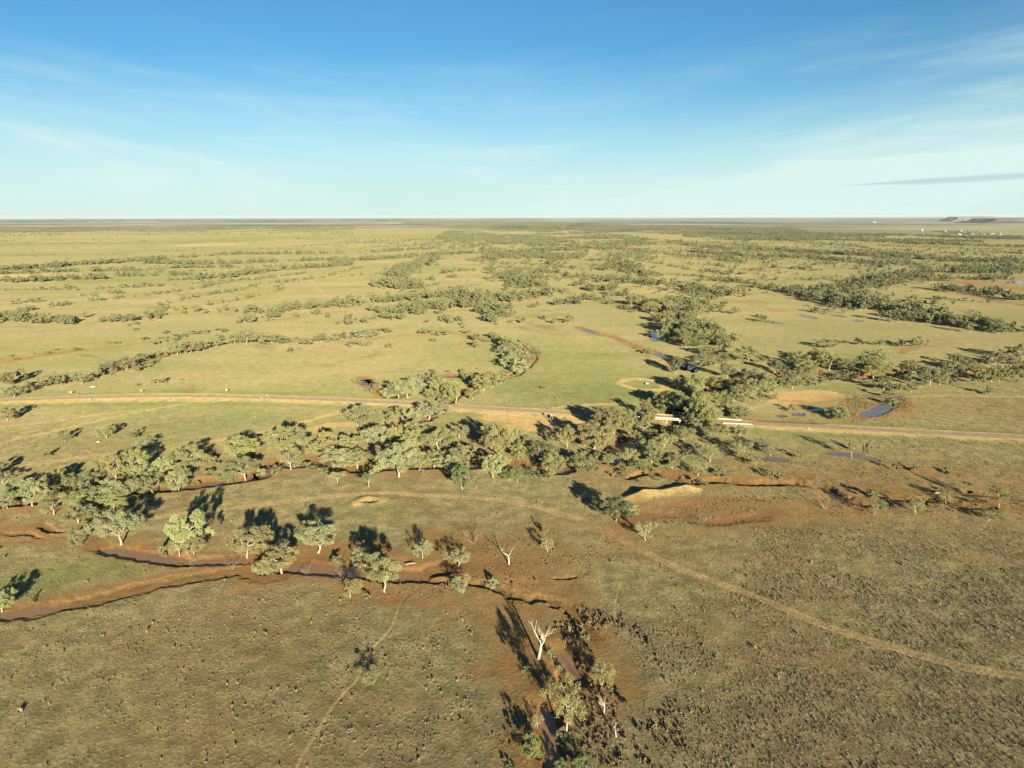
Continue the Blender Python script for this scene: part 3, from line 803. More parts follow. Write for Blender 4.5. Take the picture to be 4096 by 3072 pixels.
def ribbon(P, hw, z, name, mat, taper=False, **props):
    P = np.asarray(P)
    d = np.gradient(P, axis=0); d /= np.linalg.norm(d, axis=1)[:, None] + 1e-9
    nrm = np.stack([-d[:, 1], d[:, 0]], -1)
    w = np.full(len(P), hw, float)
    if taper:
        L = np.r_[0, np.cumsum(np.hypot(*(P[1:] - P[:-1]).T))]; L /= L[-1]
        w = hw * np.clip(np.minimum(L, 1 - L) * 6, 0.02, 1) ** .5
    zz = np.broadcast_to(z, (len(P),)).astype(float)
    A = np.c_[P + nrm * w[:, None], zz]; B = np.c_[P - nrm * w[:, None], zz]
    V = np.empty((2 * len(P), 3)); V[0::2] = A; V[1::2] = B
    i = np.arange(len(P) - 1) * 2
    return obj(name, mesh_np(name, V, np.stack([i + 1, i + 3, i + 2, i], -1), mat), **props)
for P, hw, dep in WATER:
    P = P if len(P) > 2 else np.linspace(P[0], P[1], 7)
    hw *= 1.25
    ribbon(P, hw * 1.7 + 1.2, -dep - 0.05, "water", M_MUD if dep in (.60, .9, 1.4, 1.7, 1.9) else M_WATER, True, kind='structure')
zr = 0.82
ribbon(ROAD, ROAD_HW, zr, "road", M_ASPHALT, kind='structure')
print("base", time.time() - T0)

# ------------------------------------------------------------------ trees: unit-height prototypes grown in numbers
def quads(C, Nn, size, rng, asp=1.0):
    """one leaf-spray quad at each centre C, facing Nn"""
    n = len(C)
    Nn = Nn / (np.linalg.norm(Nn, axis=1)[:, None] + 1e-9)
    r = rng.normal(size=(n, 3))
    a = np.cross(Nn, r); a /= np.linalg.norm(a, axis=1)[:, None] + 1e-9
    b = np.cross(Nn, a)
    s = size * rng.uniform(.6, 1.35, n)[:, None]
    a, b = a * s * .5, b * s * .5 * asp
    V = np.stack([C - a - b, C + a - b * .6, C + a * .7 + b, C - a * .8 + b * .8], 1).reshape(-1, 3)
    return V, np.arange(4 * n).reshape(n, 4)
def tube_np(pts, rad, n=5):
    pts = np.asarray(pts, float); rad = np.asarray(rad, float)
    d = np.gradient(pts, axis=0); d /= np.linalg.norm(d, axis=1)[:, None] + 1e-9
    a = np.cross(d, (0.31, 0.87, 0.22)); a /= np.linalg.norm(a, axis=1)[:, None] + 1e-9
    b = np.cross(d, a)
    t = np.arange(n) * 2 * np.pi / n
    V = pts[:, None] + rad[:, None, None] * (a[:, None] * np.cos(t)[None, :, None] + b[:, None] * np.sin(t)[None, :, None])
    i = np.arange(len(pts) - 1)[:, None] * n; j = np.arange(n)[None]
    F = np.stack([i + j, i + (j + 1) % n, i + n + (j + 1) % n, i + n + j], -1).reshape(-1, 4)
    return V.reshape(-1, 3), F
def join(parts):
    V, F, o = [], [], 0
    for v, f in parts:
        V.append(v); F.append(f + o); o += len(v)
    return np.concatenate(V), np.concatenate(F)
def curve(p, q, rng, wob=.06, n=5, sag=0.0):
    t = np.linspace(0, 1, n)[:, None]
    L = np.linalg.norm(q - p)
    c = p + (q - p) * t
    c[1:-1] += rng.normal(size=(n - 2, 3)) * wob * L
    c[:, 2] += sag * L * np.sin(np.pi * t[:, 0])
    return c
def grow(seed, kind='gum', leaves=3000, clumps=26, leaf=.030):
    """unit tree: height 1, crown about 0.9 wide.  returns trunk (V,F), crown (V,F,tone)"""
    g = np.random.default_rng(seed)
    W = .46
    dcx, dcy = g.normal(size=2) * .06
    dz, dr = g.uniform(-.05, .06), g.uniform(.85, 1.1)
    if kind == 'bush': z0, zt, cz, rz = .03, .10, .48, .50
    elif kind == 'tall': z0, zt, cz, rz = .28, .34, .64, .36
    elif kind == 'umbrella': z0, zt, cz, rz = .38, .30, .70, .26
    else: z0, zt, cz, rz = .20, g.uniform(.20, .30), .60, .40
    # clump centres inside an uneven envelope, mostly near its skin
    cen, rad = [], []
    tries = 0
    lob = g.uniform(0, 6.28, 3)
    while len(cen) < clumps and tries < 4000:
        tries += 1
        u = g.normal(size=3); u /= np.linalg.norm(u)
        r = g.uniform(.35, 1) ** .5
        az_ = math.atan2(u[1], u[0])
        lobe = 1 + .26 * math.sin(2 * az_ + lob[0]) + .22 * math.sin(3 * az_ + lob[1])
        p = np.array([u[0] * W * r * lobe + dcx, u[1] * W * r * lobe + dcy, cz + dz + u[2] * rz * dr * r])
        if p[2] < z0 + .06 or p[2] > .98: continue
        cr = g.uniform(.085, .145) * (1.12 if kind == 'bush' else 1.0)
        if any(np.linalg.norm(p - c) < .78 * (cr + k) for c, k in zip(cen, rad)): continue
        cen.append(p); rad.append(cr)
    cen, rad = np.array(cen), np.array(rad)
    parts = []
    base = np.zeros(3); lean = g.normal(size=2) * .05
    fork = np.array([lean[0], lean[1], zt])
    tr = .020 if kind != 'bush' else .011
    parts.append(tube_np(curve(base + (0, 0, -.03), fork, g, .03), np.linspace(tr * 1.35, tr, 5), 7))
    nl = {'bush': 6, 'tall': 3}.get(kind, 4)
    limbs = []
    for k in range(nl):
        t = 2 * math.pi * (k + g.uniform(-.3, .3)) / nl
        tip = np.array([math.cos(t) * W * .45, math.sin(t) * W * .45, cz + g.uniform(-.05, .2) * rz * 2])
        c = curve(fork, tip, g, .07, 6, -.06)
        parts.append(tube_np(c, np.linspace(tr * .75, tr * .3, 6), 5)); limbs.append(c)
    allp = np.concatenate(limbs)
    for c in cen:
        ap = allp[np.argmin(np.linalg.norm(allp - c, axis=1) + np.where(allp[:, 2] > c[2], .2, 0))]
        parts.append(tube_np(curve(ap, c, g, .06, 4), np.linspace(tr * .30, tr * .10, 4), 4))
    trunk = join(parts)
    per = np.maximum(6, (leaves * rad ** 2 / (rad ** 2).sum()).astype(int))
    VV, FF, TT, o = [], [], [], 0
    for c, r, n in zip(cen, rad, per):
        u = g.normal(size=(n, 3)); u /= np.linalg.norm(u, axis=1)[:, None]
        rr = g.uniform(.25, 1.12, n) ** .6
        # sprays hang: the under side of a clump is ragged and thin
        ns = 7
        so = g.normal(size=(ns, 3)); so /= np.linalg.norm(so, axis=1)[:, None]
        so *= g.uniform(.45, .95, ns)[:, None]
        sr = g.uniform(.40, .62, ns); si = g.integers(ns, size=n)
        if leaves < 400: si = None
        P = c + (u * (rr * r)[:, None] if si is None else (so[si] + u * (rr * sr[si])[:, None]) * r) * np.array([1.15, 1.15, .80])
        P[:, 2] -= np.where(u[:, 2] < 0, g.uniform(0, .35, n) * r, 0)
        nn = u * 1.1 + g.normal(size=(n, 3)) * .70 + np.array([0, 0, .15])
        v, f = quads(P, nn, leaf, g)
        ct = g.uniform(-.22, .22) + (0 if leaves < 400 else np.repeat(0, 1)[0])
        VV.append(v); FF.append(f + o); o += len(v)
        TT.append(np.repeat(np.clip(.5 + ct + g.normal(size=n) * .16, 0, 1), 4))
    return trunk, (np.concatenate(VV), np.concatenate(FF), np.concatenate(TT))
def grow_bare(seed, kind='dead'):
    """leafless tree: forking bleached limbs"""
    g = np.random.default_rng(seed)
    parts = []
    def branch(p, d, L, r, lev):
        n = 5
        pts = [p]
        for i in range(n):
            d = d + g.normal(size=3) * (.16 if lev else .06) + np.array([0, 0, .05])
            d /= np.linalg.norm(d)
            pts.append(pts[-1] + d * L / n)
        pts = np.array(pts)
        parts.append(tube_np(pts, np.linspace(r, r * .5, n + 1), 6 if lev < 2 else 4))
        if lev >= (3 if kind == 'dead' else 4): return
        k = g.integers(2, 4)
        for j in range(k):
            az_ = g.uniform(0, 6.28)
            s = np.array([math.cos(az_), math.sin(az_), g.uniform(-.1, .5)])
            nd = d * .75 + s * g.uniform(.55, .85)
            q = pts[-1] if j < 2 else pts[g.integers(2, n)]
            branch(q, nd / np.linalg.norm(nd), L * g.uniform(.55, .8), r * .5, lev + 1)
    if kind == 'dead': branch(np.array([0, 0, -.03]), np.array([g.normal() * .1, g.normal() * .1, 1.0]), .36, .034, 0)
    else:
        for s in range(5):
            a = s * 1.26 + g.uniform(-.4, .4)
            branch(np.array([.01 * math.cos(a), .01 * math.sin(a), -.03]), np.array([math.cos(a) * .6, math.sin(a) * .6, 1.0]), .30, .009, 1)
    V, F = join(parts)
    V = V / V[:, 2].max()
    return V, F
def cull(tr, keep_n):  # thin a trunk for far trees
    return tr
PROTO = {}
def add_proto(key, n, f): PROTO[key] = [f(i) for i in range(n)]
add_proto('gum', 9, lambda i: grow(100 + i, 'gum', 9000, 26 + i % 5, .0225))
add_proto('tall', 4, lambda i: grow(200 + i, 'tall', 8000, 24, .0225))
add_proto('umbrella', 3, lambda i: grow(300 + i, 'umbrella', 4600, 17, .0225))
add_proto('bush', 5, lambda i: grow(400 + i, 'bush', 3200, 20, .036))
add_proto('thin', 4, lambda i: grow(500 + i, 'gum', 3200, 20, .0235))
add_proto('dead', 4, lambda i: grow_bare(600 + i, 'dead'))
add_proto('bare', 4, lambda i: grow_bare(700 + i, 'bare'))
LOD = {}
LOD[90] = [grow(800 + i, 'gum', 190, 13, .115) for i in range(6)]
LOD[45] = [grow(840 + i, 'gum', 62, 8, .19) for i in range(6)]
LOD[12] = [grow(880 + i, 'bush', 20, 5, .34) for i in range(5)]
LOD['bush'] = [grow(860 + i, 'bush', 70, 9, .19) for i in range(4)]
print("protos", time.time() - T0)

# ------------------------------------------------------------------ survey of the single trees: x, foot y, top y, crown width [, kind]
TREES = []   # (x, y, h, w, kind, tint)
rng = np.random.default_rng(7)
def T(crop, txt, tint='m'):
    for item in txt.split(';'):
        p = item.split(',')
        if len(p) < 4: continue
        x, by, ty, w = (float(q) for q in p[:4])
        kind = p[4].strip() if len(p) > 4 and p[4].strip() else 'gum'
        tn = p[5].strip() if len(p) > 5 else tint
        s = CR[crop][2]
        u, v = pix(crop, x, by); _, vt = pix(crop, x, ty)
        P = ground_at(u, v)
        dep = np.array([P[0], P[1], -CAM_H]) @ fw
        h = float(np.clip(height_for(P, vt), .8, 24))
        wd = float(w * s * dep / F4)
        if crop == 'R5' and kind == 'bush': wd *= 1.3; h *= 1.15
        if crop in ('R1', 'R2', 'R3') and kind in ('gum', 'bush', 'tall'): wd *= 1.22; h = min(h * 1.10, 22.0)
        if tn == 'm' and kind in ('gum', 'thin'): tn = rng.choice(['m', 'm', 'm', 'm', 'm', 'm', 'g', 'o'])
        TREES.append([P[0], P[1], h, wd, kind, str(tn)])
T('A', "540,140,40,95,thin;885,112,0,115;1105,116,45,95,thin;1205,185,100,150,gum,g;400,275,215,80,thin;20,480,380,170;110,600,440,190;270,672,460,260;60,690,540,160,gum,g;-60,440,300,180;440,520,420,130,gum,k;500,500,345,190;590,530,400,140;740,490,350,175;700,570,470,130;960,440,250,210;1120,400,195,210;1090,440,330,120;1200,450,320,160;1350,420,260,160,gum,g;1560,362,170,280;1478,525,330,190;1270,570,410,250,thin;700,690,535,300;980,620,455,300;950,700,585,210;450,740,580,200,thin;650,815,650,200;770,805,700,115")
T('A', "1010,990,735,310,gum,g;1555,1065,720,260,tall,g;1490,1075,905,140,thin;1610,1070,930,150;650,1002,850,130,bush;1340,1075,980,90,bush;1590,1155,1070,110,bare;1920,1185,1100,110,bare;15,1540,1370,230,gum,g;1980,300,125,300;2035,432,240,240;1885,440,335,115,bush,v;1750,335,262,120,bush;1740,420,370,120,bush,v;2050,1085,840,250,gum,o;1300,250,200,70,bush;870,480,440,60,bush;630,1000,930,60,bare;265,1480,1420,40,bare")
T('B', "230,525,305,270;272,637,485,170,thin;455,515,425,105,bush;810,315,130,215;940,300,165,135;1045,268,185,85;1350,232,98,220;1205,290,165,140;1140,240,140,80;1230,375,255,160;1220,480,330,190;570,490,340,150;700,490,375,160;780,450,370,95;960,460,300,190;870,430,320,100;1095,440,290,95,tall,o;655,608,465,220,gum,g;590,560,440,150;795,605,455,200,thin;1115,700,435,320,tall,g;980,625,500,130;1270,650,490,160;1390,610,450,140;1430,485,325,215;1590,400,300,165,thin;1650,570,420,200;1510,655,525,180,gum,g;1612,792,605,170,gum,v;1850,705,525,190,gum,g;1980,720,610,110,gum,v;1890,535,265,240;1800,430,330,130;1990,480,320,140")
T('B', "635,742,660,115,umbrella,g;877,777,668,130,umbrella,v;60,1270,1080,140,gum,o;490,1288,1075,310,umbrella,g;200,1445,1225,290;50,1450,1350,130;850,1388,1222,185;1005,1594,1342,260,tall;1300,1334,1190,130,thin,g;1580,1395,1270,155,thin,g;1620,1608,1478,150,thin,g;1850,1550,1463,90,bush,g;735,1635,1500,150,thin,o;1700,1222,1110,130,bare;1978,1385,1238,60,dead;630,1372,1290,110,bush,o;680,1472,1390,150,bare;390,1440,1360,90,bare;1640,480,440,90,bush;1550,680,600,80,bare;1310,690,600,90,bare;1690,740,650,80,bare;150,660,600,90,bush;50,670,600,100,bush,v;540,660,600,90,bush,v;870,1650,1590,50,bare")
T('C', "30,470,330,150;130,510,380,140;210,570,420,200,gum,k;50,560,440,120;330,655,475,190;310,450,330,60;540,640,500,230;640,480,275,270;430,475,280,115,tall,o;560,460,380,110;40,735,600,110,gum,v;150,665,600,110,bush,v;690,560,450,140;480,600,490,110;730,330,155,200;750,600,520,100")
T('C', "812,1042,850,230,gum,k;1042,1188,1038,140,thin,g;1480,1042,955,140,bare;930,985,905,105,bush,g;280,1290,1180,90,thin,g;255,1152,1080,60,dead;1000,640,560,120,bush,v;1250,630,510,130;1450,690,578,140,thin;1560,580,450,180,bare;1820,570,420,150,thin;1900,610,520,120,thin;1960,490,400,120,thin;1700,480,400,110,thin;1990,700,640,60,bare;1620,690,640,100,bush;1480,760,700,80,bush")
T('D', "540,235,150,180,bush;965,130,95,80,bush;1045,120,85,70,bush;650,545,400,85,thin,o;765,530,420,70,thin,o;20,530,430,100,thin,v;230,545,470,70,bare;445,945,815,150,bare;830,992,875,140,thin;1150,985,870,130,thin;1725,1042,945,175,thin,v;1800,940,760,115,thin,o;1395,882,765,115,thin;805,870,790,110,bush;1000,660,600,70,thin;1130,650,590,60,bare;1390,670,620,70,bare;360,780,680,110,bare;1880,840,780,60,bare;60,700,640,90,bush;1010,35,-40,100")
T('F', "950,918,800,190,thin,o")
T('R5', "412,500,120,290,dead;700,1290,700,360,thin,o;1090,775,520,270,thin,o;1110,1085,890,180,dead;1240,1330,1190,110,dead;345,1520,1340,170,bush,v;400,1190,1060,110,thin,g;340,1290,1190,90,thin,g;665,1340,1220,110,bush,o;650,1640,1500,110,bush,v;860,1680,1540,170,bush,v;980,1690,1570,100,bare;1370,1040,940,90,thin,g;540,470,380,80,bush;640,560,460,60,bush;720,640,590,40,bush;300,640,560,90,bush;120,1700,1630,80,bush,v;720,1480,1380,110,bare;900,280,190,80,bush,g;890,1290,1210,70,bare")
T('R1', "1060,295,10,380;915,422,240,120,dead;675,430,190,150;750,500,330,130;720,560,400,130,tall,o;440,600,335,190;100,610,310,220;210,680,400,230;70,850,640,250;390,620,450,150;560,560,470,120,bush;660,570,470,160,bush;540,800,590,170;730,730,590,150;970,700,590,150;1120,680,570,130;1225,790,580,220;940,880,690,210;720,990,790,270;1610,775,570,200;1480,660,570,130;1900,700,560,170;2060,720,560,170;2050,930,790,140,thin;1620,1095,820,270,thin;1440,930,790,110,thin;1080,1105,960,210;760,1110,890,250;410,1106,920,240;1390,340,170,160;1490,540,110,300;1400,560,370,180;1620,570,350,330;1270,530,390,110;1680,330,110,180;1790,290,80,140;2040,435,285,230,bush;1960,200,50,200;2120,180,20,180;1320,980,840,60,bare;830,640,540,90,bush;1250,1000,930,80,bush")
T('R2', "30,430,255,110,gum,v;330,400,200,240;510,360,190,170;450,235,100,200;560,215,110,130;300,115,20,200;420,80,0,200;660,520,330,130;930,330,140,220;1090,330,220,90;980,530,370,230;720,600,490,130;520,610,470,220;230,740,440,240;60,650,480,140;50,860,670,150;380,910,730,240;570,870,690,190;760,805,630,190;960,745,540,270;1210,700,560,170,gum,g;1150,610,470,150;1270,440,300,140;1380,480,370,120;1480,645,420,220;1330,630,530,120,bare;1540,370,190,200;1600,440,270,250;1700,410,290,150;1780,310,150,220;1930,135,30,180;1950,410,190,190;1080,805,700,90,gum,v;815,1005,890,240,bush;290,970,820,240;400,1085,880,300;1250,785,700,90,thin;1470,925,840,130,thin;2060,1015,880,260,bush;2140,440,280,150;2160,565,440,110;1650,605,480,140,bare;1960,545,490,90,bush;1850,565,500,90,bush,v;1770,600,520,80,bush,v;860,480,400,70,bush")
T('R3', "250,430,180,240;420,440,200,190;150,450,250,170;300,530,330,250;430,670,500,170;480,765,640,120,thin;770,470,290,180;700,490,380,130;745,590,470,140;775,695,570,140;1010,610,390,180;1140,610,410,170;1310,615,520,110,bush;1280,470,280,220;1500,430,240,240;1360,340,210,150;1620,595,450,150;1800,570,390,140;1900,560,360,170;1960,430,350,190;1830,340,180,160;1740,360,230,170;2050,240,120,180;2150,290,90,150;2040,340,200,150;2010,510,420,150,thin;1100,340,280,150,gum,k;60,540,440,130;540,865,770,110,bush;640,845,780,80,bush;100,95,10,170;390,110,30,100;800,120,0,150;620,90,10,100;930,610,570,90,bush,o;1780,725,620,130,thin;2150,520,440,100,thin;1700,720,650,70,bare;990,90,20,60,bare")
T('R4', "180,905,760,290,gum,g;130,770,560,190;270,710,540,150,gum,k;330,775,680,120;580,785,660,200;640,710,620,120;770,775,580,140;880,730,580,130;1030,745,590,250,thin;1210,670,580,150;1310,610,450,140;1440,610,440,150;1400,550,430,120;1600,570,400,220,gum,o;1730,590,490,130,gum,o;1760,490,330,160;1880,525,440,140;2040,405,300,140;2180,380,260,120,gum,v;1960,745,655,90,bush,v;2070,740,655,90,bush,v;1740,772,732,45,bush;990,320,260,90,bush;600,357,330,80,bush;720,322,298,70,bush;650,362,345,45,bush;1480,236,200,80,bush;1370,241,215,45,bush;1840,192,150,110,bush;1720,72,30,75,bush;1960,262,180,90,dead;2080,185,130,140;2110,112,70,90;200,435,400,80,bare;100,402,370,80,bare;420,365,350,50,bush;90,1208,1030,220,gum;1920,400,340,120;1830,560,500,100,bush")
T('M4', "1150,195,100,115;1235,185,100,120;1320,165,90,100;1400,140,85,90;1440,105,60,90;1520,115,50,105;1600,125,25,130;1690,115,45,115;1760,112,50,105;1850,125,70,105;1720,130,85,80;2080,108,45,95;2000,130,80,105;2150,112,65,105;1100,115,60,110;1180,82,50,85;1250,62,35,85;1320,62,30,90;1420,47,20,100;1880,178,145,50,bush;1930,163,140,40,bush;2090,145,135,25,bush;1170,360,347,25,bush,v")
T('M5', "20,92,45,90;90,72,30,80;140,88,15,100;200,72,20,105;270,52,15,100;70,140,100,70,bush,k;110,138,92,70,bush,k;160,134,90,80,bush,k;310,148,112,55,bush;590,106,85,60,bush;550,58,15,85;690,63,35,85;800,52,25,75;880,102,50,95;870,146,95,60,thin;980,92,40,85;1030,112,60,95;1080,145,70,105;1120,175,90,115;1060,185,120,100;1180,175,110,100;1230,225,140,90;1150,238,150,120;1090,235,180,105;1140,305,210,130;1060,275,200,100;1200,265,190,95;790,316,270,85;300,465,385,100;370,472,340,125;430,475,330,135,gum,g;470,385,310,80;520,348,300,75;590,342,290,90;210,416,370,55,thin;640,480,340,125;600,478,400,110;700,435,370,105;740,505,370,145;680,495,420,110;850,480,405,110,gum,o;920,425,320,145;980,405,300,115;1040,375,300,90;890,405,310,95;850,365,310,95;2160,312,205,85,gum,v;1310,412,395,40,bush;1975,187,150,80,bush;1900,150,140,30,bush;1250,180,150,40,bush;965,172,163,25,bush;795,160,152,30,bush;340,560,530,60,thin;1450,675,590,40,bare")
N_SINGLE = len(TREES)

# ------------------------------------------------------------------ belts and woods further back, scattered along traced lines
def belt(P, width, dens, h=9.0, kind='gum', tint='m', spread=.6):
    L = np.hypot(*(P[1:] - P[:-1]).T); tot = L.sum()
    n = max(1, int(tot * .55 * (1 - math.exp(-dens * 1.9 / .55))))
    s = rng.uniform(0, tot, n)
    cl = fbm(s, s * 0 + P[0, 0], 70, 2, 71)                     # gaps and knots
    s = s[(cl > (.40 if spread < 1 else .30)) | (rng.random(n) < .25)]
    c = np.r_[0, np.cumsum(L)]
    i = np.clip(np.searchsorted(c, s) - 1, 0, len(L) - 1)
    t = ((s - c[i]) / (L[i] + 1e-9))[:, None]
    e = (P[i + 1] - P[i]) / (L[i][:, None] + 1e-9)
    q = P[i] + (P[i + 1] - P[i]) * t + np.stack([-e[:, 1], e[:, 0]], -1) * (rng.normal(size=len(s)) * width * .5)[:, None]
    for x, y in q:
        hh = h * rng.uniform(.5, 1.2)
        k = kind if rng.random() > .25 else 'bush'
        if k == 'bush': hh *= .5
        TREES.append([x, y, hh, hh * rng.uniform(.75, 1.35), k, tint if rng.random() > .25 else 'mogk'[rng.integers(4)]])
B = lambda c, w, d, h, *xy: belt(line(c, *xy), w, d, h)
BL_ = lambda c, w, d, h, *xy: belt(line(c, *xy), w, d * 1.6, h * 1.12, spread=1)
BL_('T1', 28, .16*1.9, 10, (-300, 390), (0, 375), (250, 360), (500, 340), (800, 323), (950, 310), (1200, 290), (1500, 272), (1800, 269), (2212, 264))
BL_('T1', 22, .11*1.9, 9, (-200, 402), (150, 395), (400, 385), (700, 380), (900, 380), (1150, 360), (1500, 355))
BL_('T1', 28, .17*1.9, 10, (930, 330), (1100, 330), (1300, 336), (1500, 333), (1800, 318), (2212, 308), 'T2', (300, 300), (550, 277), (900, 262))
BL_('T1', 25, .16*1.9, 10, (-300, 455), (0, 450), (200, 448), (450, 436), (700, 430))
BL_('T1', 19, .13*1.9, 9, (740, 414), (1000, 410), (1250, 404))
BL_('T1', 25, .22*1.9, 10, (1230, 436), (1400, 426), (1550, 408), (1700, 384), (1900, 366), (2212, 346), 'T2', (0, 320), (300, 300))
BL_('T1', 18, .34, 9, (-100, 702), (0, 705), (100, 698), (300, 718), (480, 728))
B('T1', 14, .05, 8, (480, 702), (690, 698), (770, 688), (860, 675), (1060, 675))
B('T1', 20, .12, 9, (590, 722), (660, 715), (800, 705), (900, 700), (980, 692))
B('T1', 20, .12, 8, (1180, 660), (1260, 650), (1320, 645))
B('T1', 25, .16, 9, (1510, 630), (1560, 630), (1600, 655), (1700, 645))
BL_('T1', 22, .42, 10, (1740, 655), (1850, 640), (2000, 622), (2212, 602), 'T2', (130, 588), (260, 578), (320, 578), (470, 568))
B('T1', 25, .20, 9, (1640, 705), (1780, 685), (1900, 680), (2000, 668), (2080, 660))
B('T1', 20, .15, 8, (1530, 722), (1700, 712))
B('T2', 60, .14, 10, (0, 265), (200, 256), (500, 238), (700, 226), (900, 216))
BL_('T2', 26, .60, 11, (480, 500), (380, 492), (330, 475), (335, 445), (390, 398), (430, 355), (510, 340), (600, 300))
B('T2', 20, .14, 8, (480, 475), (470, 445), (550, 440), (640, 436))
B('T2', 20, .12, 8, (520, 347), (600, 342), (720, 328))
B('T2', 14, .26, 9, (640, 396), (700, 390), (760, 382), (860, 375))
B('T2', 14, .3, 9, (695, 422), (760, 424))
B('T2', 50, .30, 10, (1220, 376), (1300, 388), (1400, 402), (1490, 428))
B('T2', 25, .4, 11, (905, 378), (990, 376))
B('T2', 40, .40, 11, (1050, 390), (1130, 408), (1165, 450), (1200, 492))
B('T2', 25, .2, 9, (1200, 438), (1300, 418))
BL_('T2', 40, .34, 11, (450, 570), (570, 565), (700, 530), (830, 545), (900, 568), (1050, 570), (1200, 553), (1290, 520))
BL_('T2', 35, .38, 11, (270, 662), (480, 640), (520, 625), (700, 610), (840, 590))
B('T2', 25, .30, 10, (240, 700), (400, 672))
B('T2', 20, .20, 9, (40, 735), (130, 690), (200, 690))
B('T2', 20, .3, 9, (590, 728), (700, 710), (790, 705))
B('T2', 25, .24, 10, (820, 630), (940, 610), (975, 650), (1005, 695), (985, 728))
B('T2', 18, .35, 11, (1060, 635), (1130, 612))
B('T2', 18, .16, 9, (1250, 602), (1300, 605), (1450, 600), (1560, 578))
B('T2', 30, .3, 11, (1590, 575), (1750, 532), (1830, 538))
B('T2', 30, .34, 11, (1610, 512), (1700, 500), (1770, 500))
B('T2', 20, .1, 9, (1350, 534), (1490, 515))
B('T2', 35, .3, 10, (1520, 468), (1650, 473), (1720, 500))
BL_('T2', 45, .30, 10, (1690, 428), (1800, 448), (1950, 450), (2050, 470), (2212, 492), 'T3', (100, 510), (250, 540), (330, 555))
B('T2', 40, .15, 10, (1640, 380), (1760, 340), (1850, 360), (1950, 408), (2080, 420))
B('T2', 40, .16, 10, (1700, 298), (1850, 338), (1890, 390))
B('T2', 50, .12, 10, (1650, 240), (1900, 250), (2212, 280), 'T3', (300, 300), (600, 310))
B('T2', 40, .12, 10, (1570, 310), (1750, 320), (1900, 330))
BL_('T2', 30, .42, 12, (2000, 615), (2080, 605), (2130, 640), (2190, 700), 'M6', (20, 40), (60, 70), (150, 150))
B('T2', 15, .3, 9, (1420, 700), (1450, 722))
B('T2', 14, .1, 7, (1230, 672), (1340, 700))
BL_('T3', 60, .14, 10, (0, 208), (300, 233), (600, 243), (900, 268), (1100, 278), (1250, 273), (1500, 298), (1700, 313), (2000, 318), (2300, 310))
BL_('T3', 50, .14, 10, (0, 248), (300, 273), (600, 283), (900, 298), (1100, 318), (1320, 338))
B('T3', 60, .20, 11, (700, 255), (1000, 270), (1300, 280), (1700, 300), (2212, 330))
B('T3', 30, .10, 9, (150, 260), (500, 285), (900, 305))
B('T3', 14, .3, 9, (230, 308), (380, 322))
B('T3', 22, .18, 9, (590, 358), (770, 368), (900, 378))
B('T3', 20, .25, 9, (880, 327), (1000, 332))
B('T3', 22, .25, 10, (1070, 342), (1250, 352), (1330, 360))
B('T3', 80, .55, 12, (1650, 385), (1800, 395), (2000, 378), (2100, 355), (2300, 375))
B('T3', 50, .42, 11, (1400, 400), (1600, 442), (1800, 434), (2000, 434), (2180, 442))
B('T3', 35, .14, 10, (1160, 408), (1300, 408), (1420, 430))
BL_('T3', 45, .55, 12, (1330, 440), (1200, 492), (1000, 510), (900, 530), (1000, 552), (1080, 598), (1200, 592), (1350, 612))
B('T3', 28, .28, 10, (480, 480), (600, 500), (750, 530), (900, 552))
BL_('T3', 40, .52, 11, (1060, 600), (1200, 632), (1330, 612), (1500, 672), (1650, 712), (1800, 740), (2000, 760), (2212, 790))
BL_('T3', 30, .34, 10, (1650, 500), (1900, 520), (2100, 560), (2260, 580))
B('T3', 35, .26, 10, (0, 520), (100, 512), (250, 540), (340, 556))
B('T3', 30, .16, 9, (150, 378), (250, 398), (380, 398))
B('T3', 30, .26, 10, (180, 438), (300, 450), (440, 462))
B('T3', 40, .4, 11, (0, 570), (40, 600), (90, 660))
B('T3', 14, .10, 8, (320, 640), (450, 668), (550, 708), (620, 725))
B('T3', 12, .14, 7, (830, 648), (900, 648), (1020, 662))
B('T3', 14, .06, 8, (500, 440), (800, 440), (1040, 450))
B('T3', 14, .05, 8, (900, 430), (1150, 465))
B('T3', 14, .05, 8, (1400, 590), (1700, 600), (1900, 670))
B('R2', 14, .07, 9, (1600, 80), (1900, 40), (2212, 60), 'R3', (400, 110), (800, 110))
B('R6', 200, .5, 10, (1300, 238), (1500, 240), (1750, 240), (1950, 242))
B('R6', 200, .5, 10, (1240, 217), (1350, 215), (1450, 220))
for gp_ in GUTTERS: belt(gp_, 9, rng.uniform(.02, .10), 6.0, spread=1)
def under(P, width, dens, h):
    k = len(TREES); belt(P, width, dens, h)
    for t_ in TREES[k:]: t_[4] = 'bush'; t_[2] *= .7
under(CH[1][0], 13, .20, 2.6); under(CH[2][0], 12, .12, 2.4); under(CH[12][0], 13, .10, 2.0)
under(CH[0][0], 17, .16, 4.5); under(CH[3][0], 26, .26, 5.0); under(CH[13][0], 18, .12, 4.5); under(CH[16][0], 14, .12, 4.0)
for a in ("360,495", "485,482", "520,545", "580,530", "740,525", "850,490", "900,465", "140,588", "200,583", "1100,440", "1180,435", "625,182", "950,187", "1230,238", "1680,235", "1810,232", "60,190"):
    x, y = map(float, a.split(','))
    P = gp('T1', x, y)
    for k in range(rng.integers(1, 4)):
        hh = rng.uniform(4, 8)
        TREES.append([P[0] + rng.normal() * 8, P[1] + rng.normal() * 12, hh, hh * 1.3, 'bush', 'm'])
